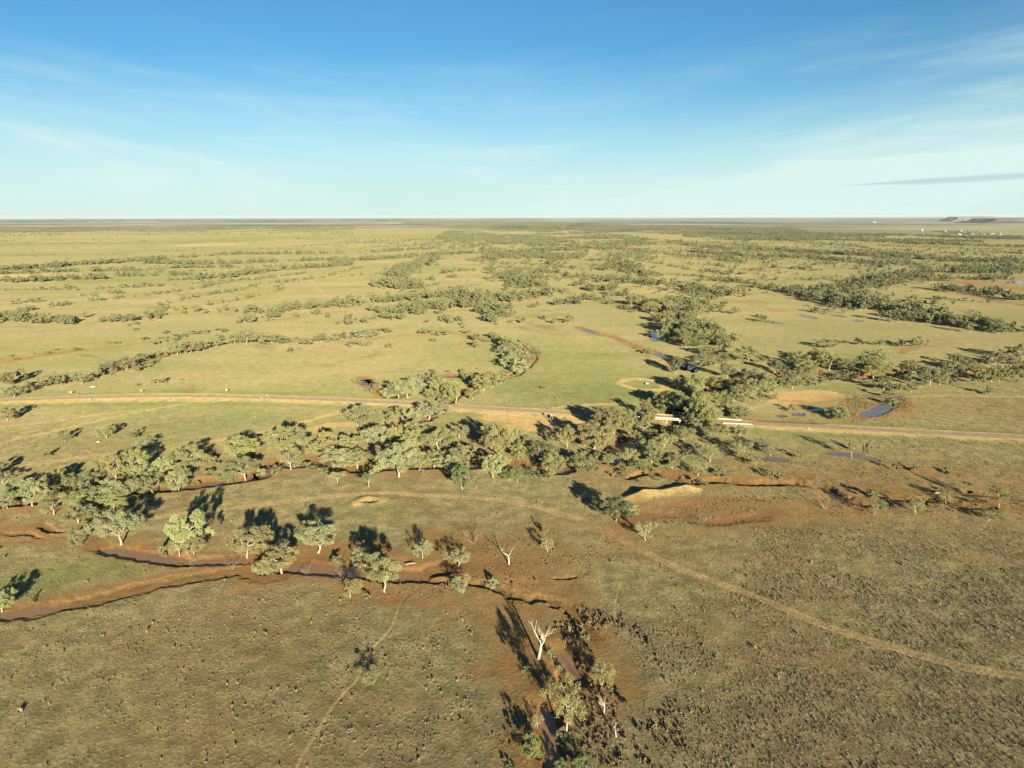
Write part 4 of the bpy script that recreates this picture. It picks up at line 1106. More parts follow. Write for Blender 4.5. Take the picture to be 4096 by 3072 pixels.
def wood(P, dens, h=9, thr=.42, sc=260):
    lo, hi = P.min(0), P.max(0)
    n = int((hi - lo).prod() * dens)
    n = min(n, 400000)
    x, y = rng.uniform(lo[0], hi[0], n), rng.uniform(lo[1], hi[1], n)
    k = in_poly(x, y, P) & (fbm(x, y * .6, sc, 3, 81) + .12 * (rng.random(n) - .5) > thr) & (np.abs(x / y) < .80)
    x, y = x[k], y[k]
    hh = h * rng.uniform(.5, 1.3, len(x))
    return np.stack([x, y, hh, hh * rng.uniform(.8, 1.4, len(x))], -1)
WOODS = [
 wood(poly('T2', (900, 175), (1250, 170), (1680, 190), (1560, 300), (1490, 345), (1250, 385), (1080, 345), (930, 310)), 1 / 200, 10, .46, 160),
 wood(poly('T2', (700, 105), (1400, 108), (1750, 170), (1650, 200), (900, 215), (600, 165)), 1 / 480, 9, .52, 300),
 wood(poly('T2', (1400, 100), (2212, 92), (2212, 195), (1700, 235), (1600, 180)), 1 / 600, 10, .47, 300),
 wood(poly('T2', (1650, 200), (2212, 190), (2212, 300), (1900, 330), (1650, 330)), 1 / 520, 9, .47, 200),
 wood(poly('T3', (0, 92), (600, 105), (1100, 140), (1650, 150), (2212, 152), (2300, 232), (1700, 212), (1200, 196), (600, 185), (0, 178)), 1 / 480, 10, .44, 260),
 wood(poly('T3', (0, 195), (900, 235), (1700, 290), (2300, 320), (2300, 365), (1500, 345), (700, 320), (0, 290)), 1 / 700, 8, .46, 200),
 wood(poly('T1', (-300, 96), (660, 96), (660, 124), (-300, 132)), 1 / 520, 10, .40, 500),
 wood(poly('T1', (660, 98), (1400, 92), (2300, 90), (2300, 112), (1300, 124), (660, 128)), 1 / 900, 9, .47, 500),
 wood(poly('T1', (-300, 126), (1400, 120), (2300, 115), (2300, 150), (1200, 150), (-300, 158)), 1 / 2600, 8, .46, 300),
 wood(poly('T2', (300, 52), (900, 52), (1500, 62), (1450, 104), (850, 96), (300, 60)), 1 / 1100, 9, .40, 500),
 wood(poly('T1', (-100, 160), (2212, 150), (2212, 420), (-100, 330)), 1 / 60000, 6, .3, 300),
 wood(poly('T2', (0, 150), (900, 150), (900, 300), (0, 300)), 1 / 14000, 7, .3, 300),
 wood(poly('T2', (950, 330), (2212, 330), (2212, 560), (1000, 560)), 1 / 2600, 7, .40, 120),
 wood(poly('T3', (0, 300), (1700, 330), (1500, 600), (0, 560)), 1 / 2800, 7, .40, 120),
 wood(poly('M5', (0, 60), (1200, -60), (1500, 0), (1300, 50), (900, 60), (0, 130)), 1 / 3500, 5, .45, 60),
]
extra = np.concatenate(WOODS)
print("trees:", N_SINGLE, len(TREES), len(extra), time.time() - T0)

# the 300 that show largest become things of their own
px_h = np.array([t[2] * t[3] * 0 + math.sqrt(max(t[2] * t[3], .1)) / math.hypot(t[0], t[1]) for t in TREES])
u_all, v_all, _ = project([t[0] for t in TREES], [t[1] for t in TREES], [t[2] * .6 for t in TREES])
vis = (u_all > -10) & (u_all < W4 + 10) & (v_all < H4 + 10)
order = np.argsort(-np.where(vis, px_h, 0))
solo = set(order[:300].tolist())
zt = terrain(np.array([t[0] for t in TREES]), np.array([t[1] for t in TREES]), False)[0]

MATS = {'m': M_LEAF, 'g': M_LEAF_GREY, 'o': M_LEAF_OLIVE, 'v': M_LEAF_GREEN, 'k': M_LEAF_DARK}
PM = {}
def proto_mesh(kind, i, tint):
    key = (kind, i, tint)
    if key not in PM:
        p = PROTO[kind][i]
        if kind in ('dead', 'bare'):
            PM[key] = (mesh_np("bare_limbs", p[0], p[1], M_DEAD if kind == 'dead' else M_TWIG, None, True), None)
        else:
            k2 = (kind, i)
            if k2 not in PM: PM[k2] = mesh_np("trunk", p[0][0], p[0][1], M_BARK, None, True)
            PM[key] = (PM[k2], mesh_np("crown", p[1][0], p[1][1], MATS[tint], {'tone': p[1][2]}))
    return PM[key]

# landmarks that name where a tree stands
LAND = [
 ('P', 60, 1640, "on the flat below the road at far left"), ('A', 700, 60, "on the grassy flat south of the road, left"),
 ('A', 120, 540, "by the brown pool at the left edge"), ('A', 600, 430, "on the far bank of the left creek"),
 ('A', 1100, 320, "in the thicket north of the left creek"), ('A', 700, 650, "on the near bank of the left creek"),
 ('A', 1500, 360, "above the bare red creek bank"), ('A', 1000, 850, "beside the muddy track at left"),
 ('A', 1560, 950, "beside the lower brown pool at left"), ('A', 20, 1480, "above the dirt bed at bottom left"),
 ('B', 230, 480, "over the open brown creek pool"), ('B', 920, 230, "between the road and the creek, centre"),
 ('B', 640, 520, "on the left side of the central creek trees"), ('B', 960, 400, "behind the white-limbed creek gum"),
 ('B', 1120, 580, "around the white-limbed creek gum"), ('B', 1300, 230, "at the culvert below the road"),
 ('B', 1500, 430, "right of the central creek trees"), ('B', 1620, 650, "on the near edge of the central creek"),
 ('B', 1900, 400, "beside the bare sandy slope by the creek"), ('B', 750, 720, "on the plain above the small dirt mound"),
 ('B', 200, 1330, "over the left end of the lower pool"), ('B', 900, 1400, "over the right end of the lower pool"),
 ('B', 1500, 1330, "on the red flat right of the lower pool"), ('C', 150, 500, "left of the bare sandy creek bank"),
 ('C', 500, 580, "along the creek below the sandy slope"), ('C', 280, 1180, "on the red ground left of the track"),
 ('C', 900, 1000, "below the left end of the earth bank"), ('C', 1480, 1000, "in the rusty hollow below the earth bank"),
 ('C', 1300, 560, "right of the bridge creek bend"), ('C', 1750, 500, "on the wet flat below the guardrails"),
 ('D', 100, 520, "by the shallow puddles below the road"), ('D', 650, 500, "on the tussock plain below the road, right"),
 ('D', 500, 850, "along the right-hand creek, left part"), ('D', 1000, 920, "along the right-hand creek, middle part"),
 ('D', 1700, 900, "along the right-hand creek, right part"), ('D', 700, 180, "beside the blue pools above the road"),
 ('F', 950, 900, "on the foreground plain beside the cattle pad"), ('R5', 400, 300, "at the head of the foreground gully"),
 ('R5', 700, 1000, "over the foreground gully pool"), ('R5', 1100, 800, "in the rusty brush right of the gully"),
 ('R5', 450, 1500, "along the gully at the bottom edge"), ('R1', 1060, 150, "beside the road bridge, far side"),
 ('R1', 300, 550, "left of the road bridge"), ('R1', 720, 440, "at the left end of the road bridge"),
 ('R1', 600, 720, "over the bend below the bridge"), ('R1', 1050, 650, "just below the road bridge"),
 ('R1', 900, 950, "on the grassy point below the bridge"), ('R1', 1550, 450, "at the right end of the road bridge"),
 ('R1', 1900, 640, "below the white guardrail"), ('R2', 350, 300, "around the round blue pool"),
 ('R2', 450, 80, "up the side creek from the round pool"), ('R2', 850, 300, "across the creek from the round pool"),
 ('R2', 300, 620, "just below the round blue pool"), ('R2', 750, 700, "on the creek above the guardrail"),
 ('R2', 1000, 450, "midway along the creek above the guardrail"), ('R2', 1450, 560, "left of the pale sandy hump"),
 ('R2', 1650, 320, "in the creek thicket beyond the sandy hump"), ('R2', 2000, 300, "above the dark water beyond the sandy hump"),
 ('R2', 2080, 500, "behind the sandy hump"), ('R2', 1300, 850, "on the flat before the sandy hump"),
 ('R3', 450, 650, "at the right end of the sandy hump"), ('R3', 780, 450, "left of the mirror pool at right"),
 ('R3', 1080, 540, "right of the mirror pool"), ('R3', 1400, 380, "on the creek at far right, beyond the pool"),
 ('R3', 1800, 480, "at the right end of the upper creek"), ('R3', 2080, 260, "on the bend at the right edge"),
 ('R3', 700, 90, "in the oxbow above the right creek"), ('R4', 160, 700, "at the left end of the upper-left creek"),
 ('R4', 650, 700, "along the upper-left creek near the road"), ('R4', 1100, 660, "along the upper-left creek, thin stretch"),
 ('R4', 1600, 500, "in the leafy knot of the upper-left creek"), ('R4', 2000, 380, "where the upper-left creek bends away"),
 ('R4', 2010, 700, "alone on the grass above the road"), ('R4', 900, 300, "along the red gutter at upper left"),
 ('R4', 2050, 150, "at the end of the red gutter"), ('M4', 1450, 110, "far along the upper-left creek"),
 ('M4', 1850, 110, "further along the upper-left creek"), ('M5', 110, 120, "in the row on the middle plain"),
 ('M5', 150, 50, "at the far end of the upper-left creek"), ('M5', 400, 420, "at the left end of the loop creek"),
 ('M5', 560, 330, "beside the thin blue water of the loop"), ('M5', 690, 450, "just above the road on the loop creek"),
 ('M5', 940, 380, "in the middle of the loop creek"), ('M5', 1150, 260, "on the outer bend of the loop creek"),
 ('M5', 1100, 140, "at the top of the loop creek"), ('M5', 850, 80, "on the far inside of the loop"),
 ('M5', 2100, 280, "at the right edge of the green paddock"), ('M6', 100, 100, "up the creek past the green paddock"),
 ('T2', 2080, 640, "in the big stand past the green paddock"), ('T3', 1200, 590, "in the long tree line at upper right"),
 ('T3', 1600, 690, "in the tree line near the right edge"), ('T2', 800, 560, "in the middle-distance creek belt"),
]
LP_ = np.array([pix(c, x, y) for c, x, y, _ in LAND])
ORD = ['', 'second', 'third', 'fourth', 'fifth', 'sixth', 'seventh', 'eighth', 'ninth', 'tenth', 'eleventh', 'twelfth']
for w_ in ('thirteenth', 'fourteenth', 'fifteenth', 'sixteenth', 'seventeenth', 'eighteenth', 'nineteenth', 'twentieth'): ORD.append(w_)
LOOK = {'m': 'grey-green', 'g': 'pale grey', 'o': 'olive', 'v': 'fresh green', 'k': 'dark green'}
KNAME = {'gum': ('gum_tree', 'gum', 'tree'), 'tall': ('gum_tree', 'tall gum', 'tree'), 'umbrella': ('gum_tree', 'flat-topped gum', 'tree'), 'thin': ('gum_tree', 'sparse gum', 'tree'),
         'bush': ('bush', 'bush', 'bush'), 'dead': ('dead_tree', 'bleached dead tree', 'dead tree'), 'bare': ('bare_shrub', 'leafless grey shrub', 'shrub')}
groups = {}
for i in solo:
    d = np.hypot(LP_[:, 0] - u_all[i], (LP_[:, 1] - v_all[i]) * 1.6)
    groups.setdefault(int(np.argmin(d)), []).append(i)
labels = {}
for gi, mem in groups.items():
    place = LAND[gi][3]
    by = {}
    for i in mem:
        k, tn = TREES[i][4], TREES[i][5]
        look = KNAME[k][1] if k in ('dead', 'bare') else LOOK[tn] + ' ' + KNAME[k][1]
        by.setdefault(look, []).append(i)
    for look, ids in by.items():
        ids.sort(key=lambda q: u_all[q])
        n = len(ids)
        big = max(ids, key=lambda q: TREES[q][2] * TREES[q][3])
        for r_, i in enumerate(ids):
            if n == 1: labels[i] = look + ' ' + place
            elif n == 2: labels[i] = ('left ' if r_ == 0 else 'right ') + look + ' of two ' + place
            elif r_ == 0: labels[i] = 'leftmost ' + look + ' ' + place
            elif r_ == n - 1: labels[i] = 'rightmost ' + look + ' ' + place
            elif n == 3: labels[i] = 'middle ' + look + ' of three ' + place
            else: labels[i] = look + ' ' + place + ', ' + ORD[r_] + ' from left'
for i in sorted(solo):
    x, y, h, w, kind, tn = TREES[i]
    pi = int(rng.integers(len(PROTO[kind])))
    if kind == 'dead': pi = i % 4
    tr, cr = proto_mesh(kind, pi, tn)
    nm, what, cat = KNAME[kind]
    gi = next(g for g, m in groups.items() if i in m)
    grp = {'tree': 'gum trees', 'bush': 'bushes', 'dead tree': 'dead trees', 'shrub': 'leafless shrubs'}[cat] + ' ' + LAND[gi][3]
    sxy = w / (.90 if kind not in ('dead', 'bare') else .75)
    sxy = min(max(sxy, h * .35), h * 2.2)
    if kind == 'dead': sxy = h
    rz = rng.uniform(0, 6.28)
    root = obj(nm, None, None, (x, y, zt[i]), label=labels[i], category=cat, group=grp)
    root.empty_display_size = .5
    root.rotation_euler = (0, 0, rz)
    root.scale = (sxy, sxy * rng.uniform(.85, 1.1), h)
    if cr is None: obj('limbs', tr, root)
    else:
        obj('trunk', tr, root); obj('crown', cr, root)
print("solo", time.time() - T0)

# the rest of the woodland, too many to count
rest = np.array([[t[0], t[1], t[2], t[3], zt[i], 1.0 if t[4] in ('bush', 'bare') else 0.0] for i, t in enumerate(TREES) if i not in solo])
if len(extra): rest = np.concatenate([rest, np.c_[extra, np.zeros(len(extra)), np.zeros(len(extra))]])
uu, vv, dd = project(rest[:, 0], rest[:, 1], rest[:, 4])
rest = rest[(uu > -500) & (uu < W4 + 500)]
pxh = rest[:, 2] / np.hypot(rest[:, 0], rest[:, 1]) * F4 / 4
VV, FF, TT, o = [], [], [], 0
TV, TF, to = [], [], 0
lodk = np.where(pxh > 7.5, 90, np.where(pxh > 3.6, 45, 12))
for key in (90, 45, 12, 'bush'):
    sel0 = (rest[:, 5] > .5) & (pxh > 2.5) if key == 'bush' else (lodk == key) & ~((rest[:, 5] > .5) & (pxh > 2.5))
    idx = np.nonzero(sel0)[0]
    pid = rng.integers(len(LOD[key]), size=len(idx))
    for p_, (tr, cr) in enumerate(LOD[key]):
        s = idx[pid == p_]
        if len(s) == 0: continue
        a = rng.uniform(0, 6.28, len(s)); c_, s_ = np.cos(a), np.sin(a)
        tone = np.clip(rng.normal(.45, .2, len(s)), 0, 1)
        def put(V):
            x = V[None, :, 0] * rest[s, 3][:, None]; yv = V[None, :, 1] * rest[s, 3][:, None]
            return np.stack([x * c_[:, None] - yv * s_[:, None] + rest[s, 0][:, None], x * s_[:, None] + yv * c_[:, None] + rest[s, 1][:, None], V[None, :, 2] * rest[s, 2][:, None] + rest[s, 4][:, None]], -1).reshape(-1, 3)
        V = cr[0]; n = len(V)
        VV.append(put(V)); FF.append((cr[1][None] + (np.arange(len(s)) * n)[:, None, None]).reshape(-1, 4) + o); o += n * len(s)
        TT.append(np.clip(cr[2][None] * .5 + tone[:, None] * .6 - .05, 0, 1).ravel())
        if key in (90, 45):
            V = tr[0][:]; F_ = tr[1][:12]; V = V[:F_.max() + 1]; n = len(V)
            TV.append(put(V)); TF.append((F_[None] + (np.arange(len(s)) * n)[:, None, None]).reshape(-1, 4) + to); to += n * len(s)
obj("distant_woodland", mesh_np("distant_woodland", np.concatenate(VV), np.concatenate(FF), M_WOODLAND, {'tone': np.concatenate(TT)}), kind='stuff')
if TV: obj("distant_trunks", mesh_np("distant_trunks", np.concatenate(TV), np.concatenate(TF), M_BARK), kind='stuff')
print("woodland", len(rest), o // 4, time.time() - T0)

# ------------------------------------------------------------------ tussocks and brush: standing tufts over the near plain
def tufts(name, pts, size, mat, blades=8, seed=1, flat=1.0, tone=(.5, .22)):
    g = np.random.default_rng(seed)
    protos = []
    for k in range(6):
        V, F = [], []
        for b in range(blades):
            a = g.uniform(0, 6.28); l = g.uniform(.5, 1.0); t = g.uniform(.15, .75)
            ca, sa = math.cos(a), math.sin(a)
            base = np.array([ca * .12, sa * .12, -.05]); side = np.array([-sa, ca, 0]) * g.uniform(.22, .38)
            tip = np.array([ca * t * .9, sa * t * .9, l])
            n = len(V); V += [base - side * .6, base + side * .6, tip + side * .45, tip - side * .45]; F.append((n, n + 1, n + 2, n + 3))
        protos.append((np.array(V), np.array(F)))
    zz = terrain(pts[:, 0], pts[:, 1], False)[0]
    pid = g.integers(6, size=len(pts)); sz = size * np.exp(g.normal(0, .35, len(pts)))
    VV, FF, TT, o = [], [], [], 0
    for p_, (V, F) in enumerate(protos):
        s = np.nonzero(pid == p_)[0]
        a = g.uniform(0, 6.28, len(s)); c_, s_ = np.cos(a)[:, None], np.sin(a)[:, None]
        x, y = V[None, :, 0] * sz[s, None], V[None, :, 1] * sz[s, None]
        P = np.stack([x * c_ - y * s_ + pts[s, 0, None], x * s_ + y * c_ + pts[s, 1, None], V[None, :, 2] * sz[s, None] * flat + zz[s, None]], -1).reshape(-1, 3)
        VV.append(P); FF.append((F[None] + (np.arange(len(s)) * len(V))[:, None, None]).reshape(-1, 4) + o); o += len(P)
        TT.append(np.repeat(np.clip(g.normal(tone[0], tone[1], len(s)), 0, 1), len(V)))
    obj(name, mesh_np(name, np.concatenate(VV), np.concatenate(FF), mat, {'tone': np.concatenate(TT)}), kind='stuff')
def sow(P, dens, thr, sc, seed, clump=.35):
    lo, hi = P.min(0), P.max(0)
    n = int((hi - lo).prod() * dens)
    g = np.random.default_rng(seed)
    x, y = g.uniform(lo[0], hi[0], n), g.uniform(lo[1], hi[1], n)
    wob = (fbm(x, y, 40, 2, seed) - .5) * 45
    k = in_poly(x + wob, y + wob, P) & (fbm(x, y, sc, 3, seed + 3) + clump * (g.random(n) - .5) > thr)
    return np.stack([x, y], -1)[k]
def off_bare(p, lim=.55, lo=None):
    z, so, gr, pa, we, tr, wo_ = terrain(p[:, 0], p[:, 1], False)
    d, _ = dist_line(p[:, 0], p[:, 1], ROAD, 9)
    k = (tr < .25) & (we < .5) & ~(d < 7) & (pa < .5) & (z > -.9)
    if lo is not None: k &= (so > lo)
    else: k &= (so < lim)
    return p[k]
def dbl(x): return x
near_all = poly('P', (-600, 3300), (4700, 3300), (4700, 1500), (-600, 1500))
sets = [
 sow(poly('H', (-1150, 400), (-300, 100), (600, 60), (2600, -250), (2800, 2100), (-900, 2100), (-700, 900)), 1.25, .45, 16, 901),      # dense tussock plain bottom right
 sow(poly('H', (-700, 500), (0, 400), (2600, 100), (2600, 2000), (-500, 2000)), .9, .51, 9, 902),
 sow(poly('D', (-100, 1050), (800, 1020), (2400, 1050), (2400, 1700), (-300, 1600)), 1.3, .46, 14, 903),
 sow(poly('D', (600, 240), (1200, 200), (2300, 300), (2300, 640), (900, 620), (300, 480)), .28, .48, 18, 904),
 sow(poly('D', (-400, 560), (700, 560), (1200, 700), (1100, 860), (200, 760), (-400, 720)), .40, .45, 10, 905),
 sow(poly('C', (100, 670), (700, 640), (860, 800), (700, 860), (300, 780)), .45, .48, 9, 906),
 sow(poly('C', (850, 720), (1250, 700), (1000, 810), (800, 840)), .2, .45, 8, 907),
 sow(poly('C', (1050, 860), (1500, 840), (1480, 880), (1080, 920)), .3, .4, 8, 908),
 sow(near_all, .20, .45, 30, 909),
 sow(poly('E', (-300, 500), (2201, 0), 'F', (1600, 100), (2000, 900), (2100, 2000), 'E', (-400, 2000)), .34, .49, 13, 910),
 sow(poly('F', (900, 0), (2000, 500), (2200, 1700), (600, 1800), (300, 900)), .45, .48, 12, 911),
 sow(poly('M4', (200, 620), (700, 580), (600, 660), (0, 729), (-100, 680)), .10, .45, 12, 912),
 sow(poly('M4', (560, 430), (900, 400), (1250, 395), (1250, 425), (700, 440)), .12, .40, 12, 913),
 sow(poly('M5', (1030, 380), (1150, 320), (1230, 380), (1150, 410)), .12, .35, 12, 914),
 sow(poly('M6', (480, 590), (950, 470), (1100, 440), (1500, 470), (1300, 640), (900, 660)), .07, .44, 12, 915),
 sow(poly('M6', (250, 60), (600, 40), (650, 180), (400, 150)), .05, .45, 12, 916),
]
pts = off_bare(np.concatenate(sets), .6)
big = np.random.default_rng(5).random(len(pts)) < .035
tufts("grass_tussocks", pts[~big], .31, M_TUFT, 6, 21, .85, (.62, .25))
tufts("saltbush_clumps", pts[big], .52, M_TUFT, 9, 22, .8, (.40, .2))
rust = [
 sow(poly('R5', (500, 0), (800, 20), (1150, 250), (1480, 700), (1700, 1100), (1800, 1659), (700, 1659), (800, 900), (620, 400)), .85, .30, 7, 921),
 sow(poly('R5', (850, -50), (1250, 150), (1600, 550), (1900, 1100), (2000, 1659), (1300, 1659), (1250, 800)), .75, .34, 7, 932),
 sow(poly('R5', (60, 900), (330, 850), (480, 1100), (480, 1659), (150, 1659)), .35, .42, 7, 922),
 sow(poly('D', (520, 200), (700, 60), (1000, 90), (1150, 130), (900, 250), (600, 270)), .6, .36, 8, 923),
 sow(poly('C', (950, 1060), (1400, 900), (2000, 880), 'D', (400, 850), (500, 950), (200, 1000), 'C', (1500, 1080)), .45, .42, 8, 924),
 sow(poly('D', (300, 880), (700, 820), (1500, 820), (2200, 830), (2200, 1000), (1400, 960), (500, 990)), .40, .42, 8, 925),
 sow(poly('C', (150, 1100), (600, 1080), (900, 1250), (600, 1500), (-200, 1560), (-900, 1420), (-300, 1250)), .30, .44, 8, 926),
 sow(poly('A', (1100, 1000), (2124, 1000), (2124, 1080), (1400, 1080)), .40, .42, 8, 927),
 sow(poly('B', (1000, 1480), (1999, 1450), 'C', (400, 1480), (0, 1659), 'B', (1500, 1659), (700, 1659)), .34, .44, 8, 928),
 sow(poly('M6', (1040, 480), (1250, 430), (1500, 470), (1350, 580), (1120, 640), (950, 600)), .5, .38, 8, 929),
 sow(poly('D', (0, 600), (1000, 560), (2300, 660), (2300, 850), (1200, 840), (0, 780)), .22, .44, 9, 930),
 sow(poly('D', (1050, 90), (2300, 130), (2300, 280), (1000, 220)), .14, .44, 9, 931),
]
rp = np.concatenate([off_bare(rust[0], 9), off_bare(rust[1], 9), off_bare(rust[2], 9), off_bare(np.concatenate(rust[3:]), 0, .15)])
nb = sum(len(off_bare(rust[k_], 9)) for k_ in (0, 1, 2))
tufts("rusty_brush", rp[:nb], .60, M_RUST, 13, 31, .80, (.50, .36))
tufts("low_rusty_brush", rp[nb:], .40, M_RUST, 9, 32, .80, (.55, .34))
print("tufts", len(pts), len(rp), time.time() - T0)

# ------------------------------------------------------------------ bridge, rails, signs and posts
def zat(P): return float(terrain(np.array([P[0]]), np.array([P[1]]), False)[0][0])
def road_frame(P):
    """nearest point of the road's middle line, its direction and its left side"""
    d = np.hypot(*(ROAD - P).T); i = int(np.clip(np.argmin(d), 1, len(ROAD) - 2))
    e = ROAD[i + 1] - ROAD[i - 1]; e /= np.linalg.norm(e)
    a = ROAD[i]; c = a + e * ((P - a) @ e)
    return c, e, np.array([-e[1], e[0]])
def at(c, e, n, s, t, z): q = c + e * s + n * t; return (q[0], q[1], z)
b0, be, bn_ = road_frame(np.array(BRIDGE[0])); b1, _, _ = road_frame(np.array(BRIDGE[1]))
be = (b1 - b0) / np.linalg.norm(b1 - b0); bn_ = np.array([-be[1], be[0]])
BL = float(np.linalg.norm(b1 - b0)); mid = (b0 + b1) / 2
root = obj("road_bridge", None, None, (mid[0], mid[1], 0), label="low concrete road bridge with post railings over the tree-lined creek", category="bridge")
def sub(o, parent): o.location = (-mid[0], -mid[1], 0); return o
m = MB(); m.box((mid[0], mid[1], .52), BL, 7.6, .56, be); sub(obj("deck", m.mesh("deck", M_CONC), root), root)
for s in (-BL / 2 + .6, -BL / 6, BL / 6, BL / 2 - .6):
    m = MB(); q = mid + be * s
    m.box((q[0], q[1], -1.4), .7, 7.0, 3.25, be)
    sub(obj("pier" if abs(s) < BL / 3 else "abutment", m.mesh("pier", M_CONC), root), root)
for t, mt, lbl in ((3.55, M_YELLOW, "faded yellow far railing"), (-3.55, M_WHITE, "white near railing with short posts")):
    m = MB()
    for z_ in (1.25, 1.68):
        q = mid + bn_ * t; m.box((q[0], q[1], z_), BL, .16, .17, be)
    rl = sub(obj("railing", m.mesh("railing", mt), root), root); rl['label'] = lbl
    for k in range(int(BL / 2.0) + 1):
        q = mid + be * (-BL / 2 + .2 + k * 2.0) + bn_ * t
        m = MB(); m.box((q[0], q[1], 1.29), .2, .22, 1.0, be)
        o = obj("post", m.mesh("post", mt), rl)
# guard rails on the approaches
def rail(c0, c1, side, lbl, posts=True):
    p0, e, n = road_frame(gp(*c0)); p1, _, _ = road_frame(gp(*c1))
    e = (p1 - p0) / np.linalg.norm(p1 - p0); n = np.array([-e[1], e[0]]); L = float(np.linalg.norm(p1 - p0)); mid_ = (p0 + p1) / 2 + n * side
    r = obj("guardrail", None, None, (mid_[0], mid_[1], .75), label=lbl, category="guardrail", group="white guardrails by the bridge")
    m = MB()
    for dz, dd in ((.60, .0), (.72, .03), (.48, .03)): m.box((0, 0, dz), L, .07 + dd, .12, e)
    m.box((e[0] * (L / 2 + .35), e[1] * (L / 2 + .35), .58), .7, .10, .36, e)
    obj("beam", m.mesh("beam", M_WHITE), r)
    for k in range(int(L / 2.5) + 1):
        q = e * (-L / 2 + .3 + k * 2.5) - n * np.sign(side) * -.12
        m = MB(); m.box((q[0], q[1], .36), .15, .15, .92, e); obj("post", m.mesh("post", M_WHITE), r)
rail(('R1', 215, 395), ('R1', 640, 415), 4.3, "white guardrail left of the bridge, far side of the road")
rail(('R1', 500, 465), ('R1', 760, 478), -4.3, "white guardrail left of the bridge, near side, half hidden by trees")
rail(('R1', 1640, 478), ('R1', 2050, 490), 4.3, "white guardrail right of the bridge, far side of the road")
rail(('R1', 1800, 545), ('R1', 2230, 575), -4.3, "white guardrail right of the bridge, near side of the road")
# signs and posts
def sign(c, x, y, side, size, face, lbl, shape='diamond', h=2.1, rot=0.0):
    P = gp(c, x, y); z0 = zat(P)
    r = obj("road_sign", None, None, (P[0], P[1], z0), label=lbl, category="road sign", group="road signs on the left")
    m = MB(); m.tube([(0, 0, -.1), (0, 0, h)], .05, 6); obj("pole", m.mesh("pole", M_STEEL), r)
    m = MB(); s = size / 2
    if shape == 'diamond': pts = [(0, h - s), (s, h), (0, h + s), (-s, h)]
    else: pts = [(-s, h - s * .7), (s, h - s * .7), (s, h + s * .7), (-s, h + s * .7)]
    V = [(a, -.07, b) for a, b in pts] + [(a, -.09, b) for a, b in pts]
    m.quad_add(V, [(3, 2, 1, 0), (4, 5, 6, 7)] + [(i, (i + 1) % 4, (i + 1) % 4 + 4, i + 4) for i in range(4)])
    obj("panel", m.mesh("panel", face), r)
    r.rotation_euler = (0, 0, rot)
sign('M4', 1470, 440, 1, 1.9, M_SIGNY, "large yellow diamond road sign on the grass above the road", 'diamond', 2.4)
sign('M4', 917, 444, 1, 1.4, M_SIGNY, "small yellow road sign on a pole left of the diamond sign", 'diamond', 2.1)
sign('M4', 460, 448, 1, 1.6, M_SIGNO, "orange road sign by the road at far left", 'rect', 1.6)
def post(c, x, y, h, lbl, mt, w=.28, nm="marker_post"):
    P = gp(c, x, y)
    m = MB(); m.tube([(0, 0, -.2), (0, 0, h * .96), (0, 0, h)], [w * .5, w * .46, w * .2], 6)
    o = obj(nm, m.mesh(nm, mt), None, (P[0], P[1], zat(P)), label=lbl, category="post", group="posts along the road")
post('M4', 1733, 466, 1.5, "white post on the far verge of the road, left of centre", M_WHITE)
post('M4', 1694, 486, 1.5, "white post on the near verge of the road, left of centre", M_WHITE)
post('D', 320, 338, 1.7, "pale post on the near verge right of the bridge", M_WHITE)
post('M4', 584, 490, 1.3, "white post on the near verge at far left", M_WHITE)
# small measuring stand on the sandy slope
P = gp('C', 308, 268); r = obj("gauge_stand", None, None, (P[0], P[1], zat(P)), label="grey steel stand with a small cabinet on the sandy slope", category="stand")
m = MB()
for i, j in ((-1, -1), (1, -1), (1, 1), (-1, 1)): m.tube([(i * .9, j * .9, -.1), (i * .55, j * .55, 4.2)], .09, 5)
for z_, k in ((1.2, .82), (2.6, .68)):
    for a, b_ in (((-k, -k, z_), (k, -k, z_)), ((k, -k, z_), (k, k, z_)), ((k, k, z_), (-k, k, z_)), ((-k, k, z_), (-k, -k, z_))): m.tube([a, b_], .05, 4)
obj("frame", m.mesh("frame", M_STEEL), r)
m = MB(); m.box((0, 0, 4.6), 1.2, 1.0, .8); m.box((0, 0, 5.05), 1.4, 1.2, .08); obj("cabinet", m.mesh("cabinet", M_STEEL), r)
# fallen timber
def log(c, x0, y0, x1, y1, rad, lbl, mt=None):
    a, b_ = gp(c, x0, y0), gp(c, x1, y1); mid_ = (a + b_) / 2; z0 = zat(mid_)
    m = MB(); d = b_ - a; nn = np.array([-d[1], d[0]]) * .25
    m.tube([(*(a - mid_), rad), (*((b_ - a) * .1), rad * 1.4), (*(b_ - mid_), rad * .8)], [rad * 1.2, rad, rad * .5], 7)
    m.tube([(*((b_ - a) * .12), rad * 1.2), (*((b_ - a) * .3 + nn), rad * 2.5)], [rad * .6, rad * .25], 5)
    obj("fallen_log", m.mesh("fallen_log", mt or M_DEAD, True), None, (mid_[0], mid_[1], z0), label=lbl, category="log", group="fallen logs")
log('B', 1165, 1385, 1255, 1375, .3, "grey fallen trunk on the red flat right of the lower pool", M_TWIG)
log('A', 805, 148, 832, 145, .35, "pale fallen log on the grass at left below the road")
log('R4', 1150, 792, 1212, 786, .5, "pale fallen log by the grass clumps above the road at left")
log('D', 1300, 832, 1350, 830, .35, "pale fallen log beside the right-hand creek")
log('M5', 1972, 386, 1990, 384, .6, "pale log lying inside the banked dirt ring")

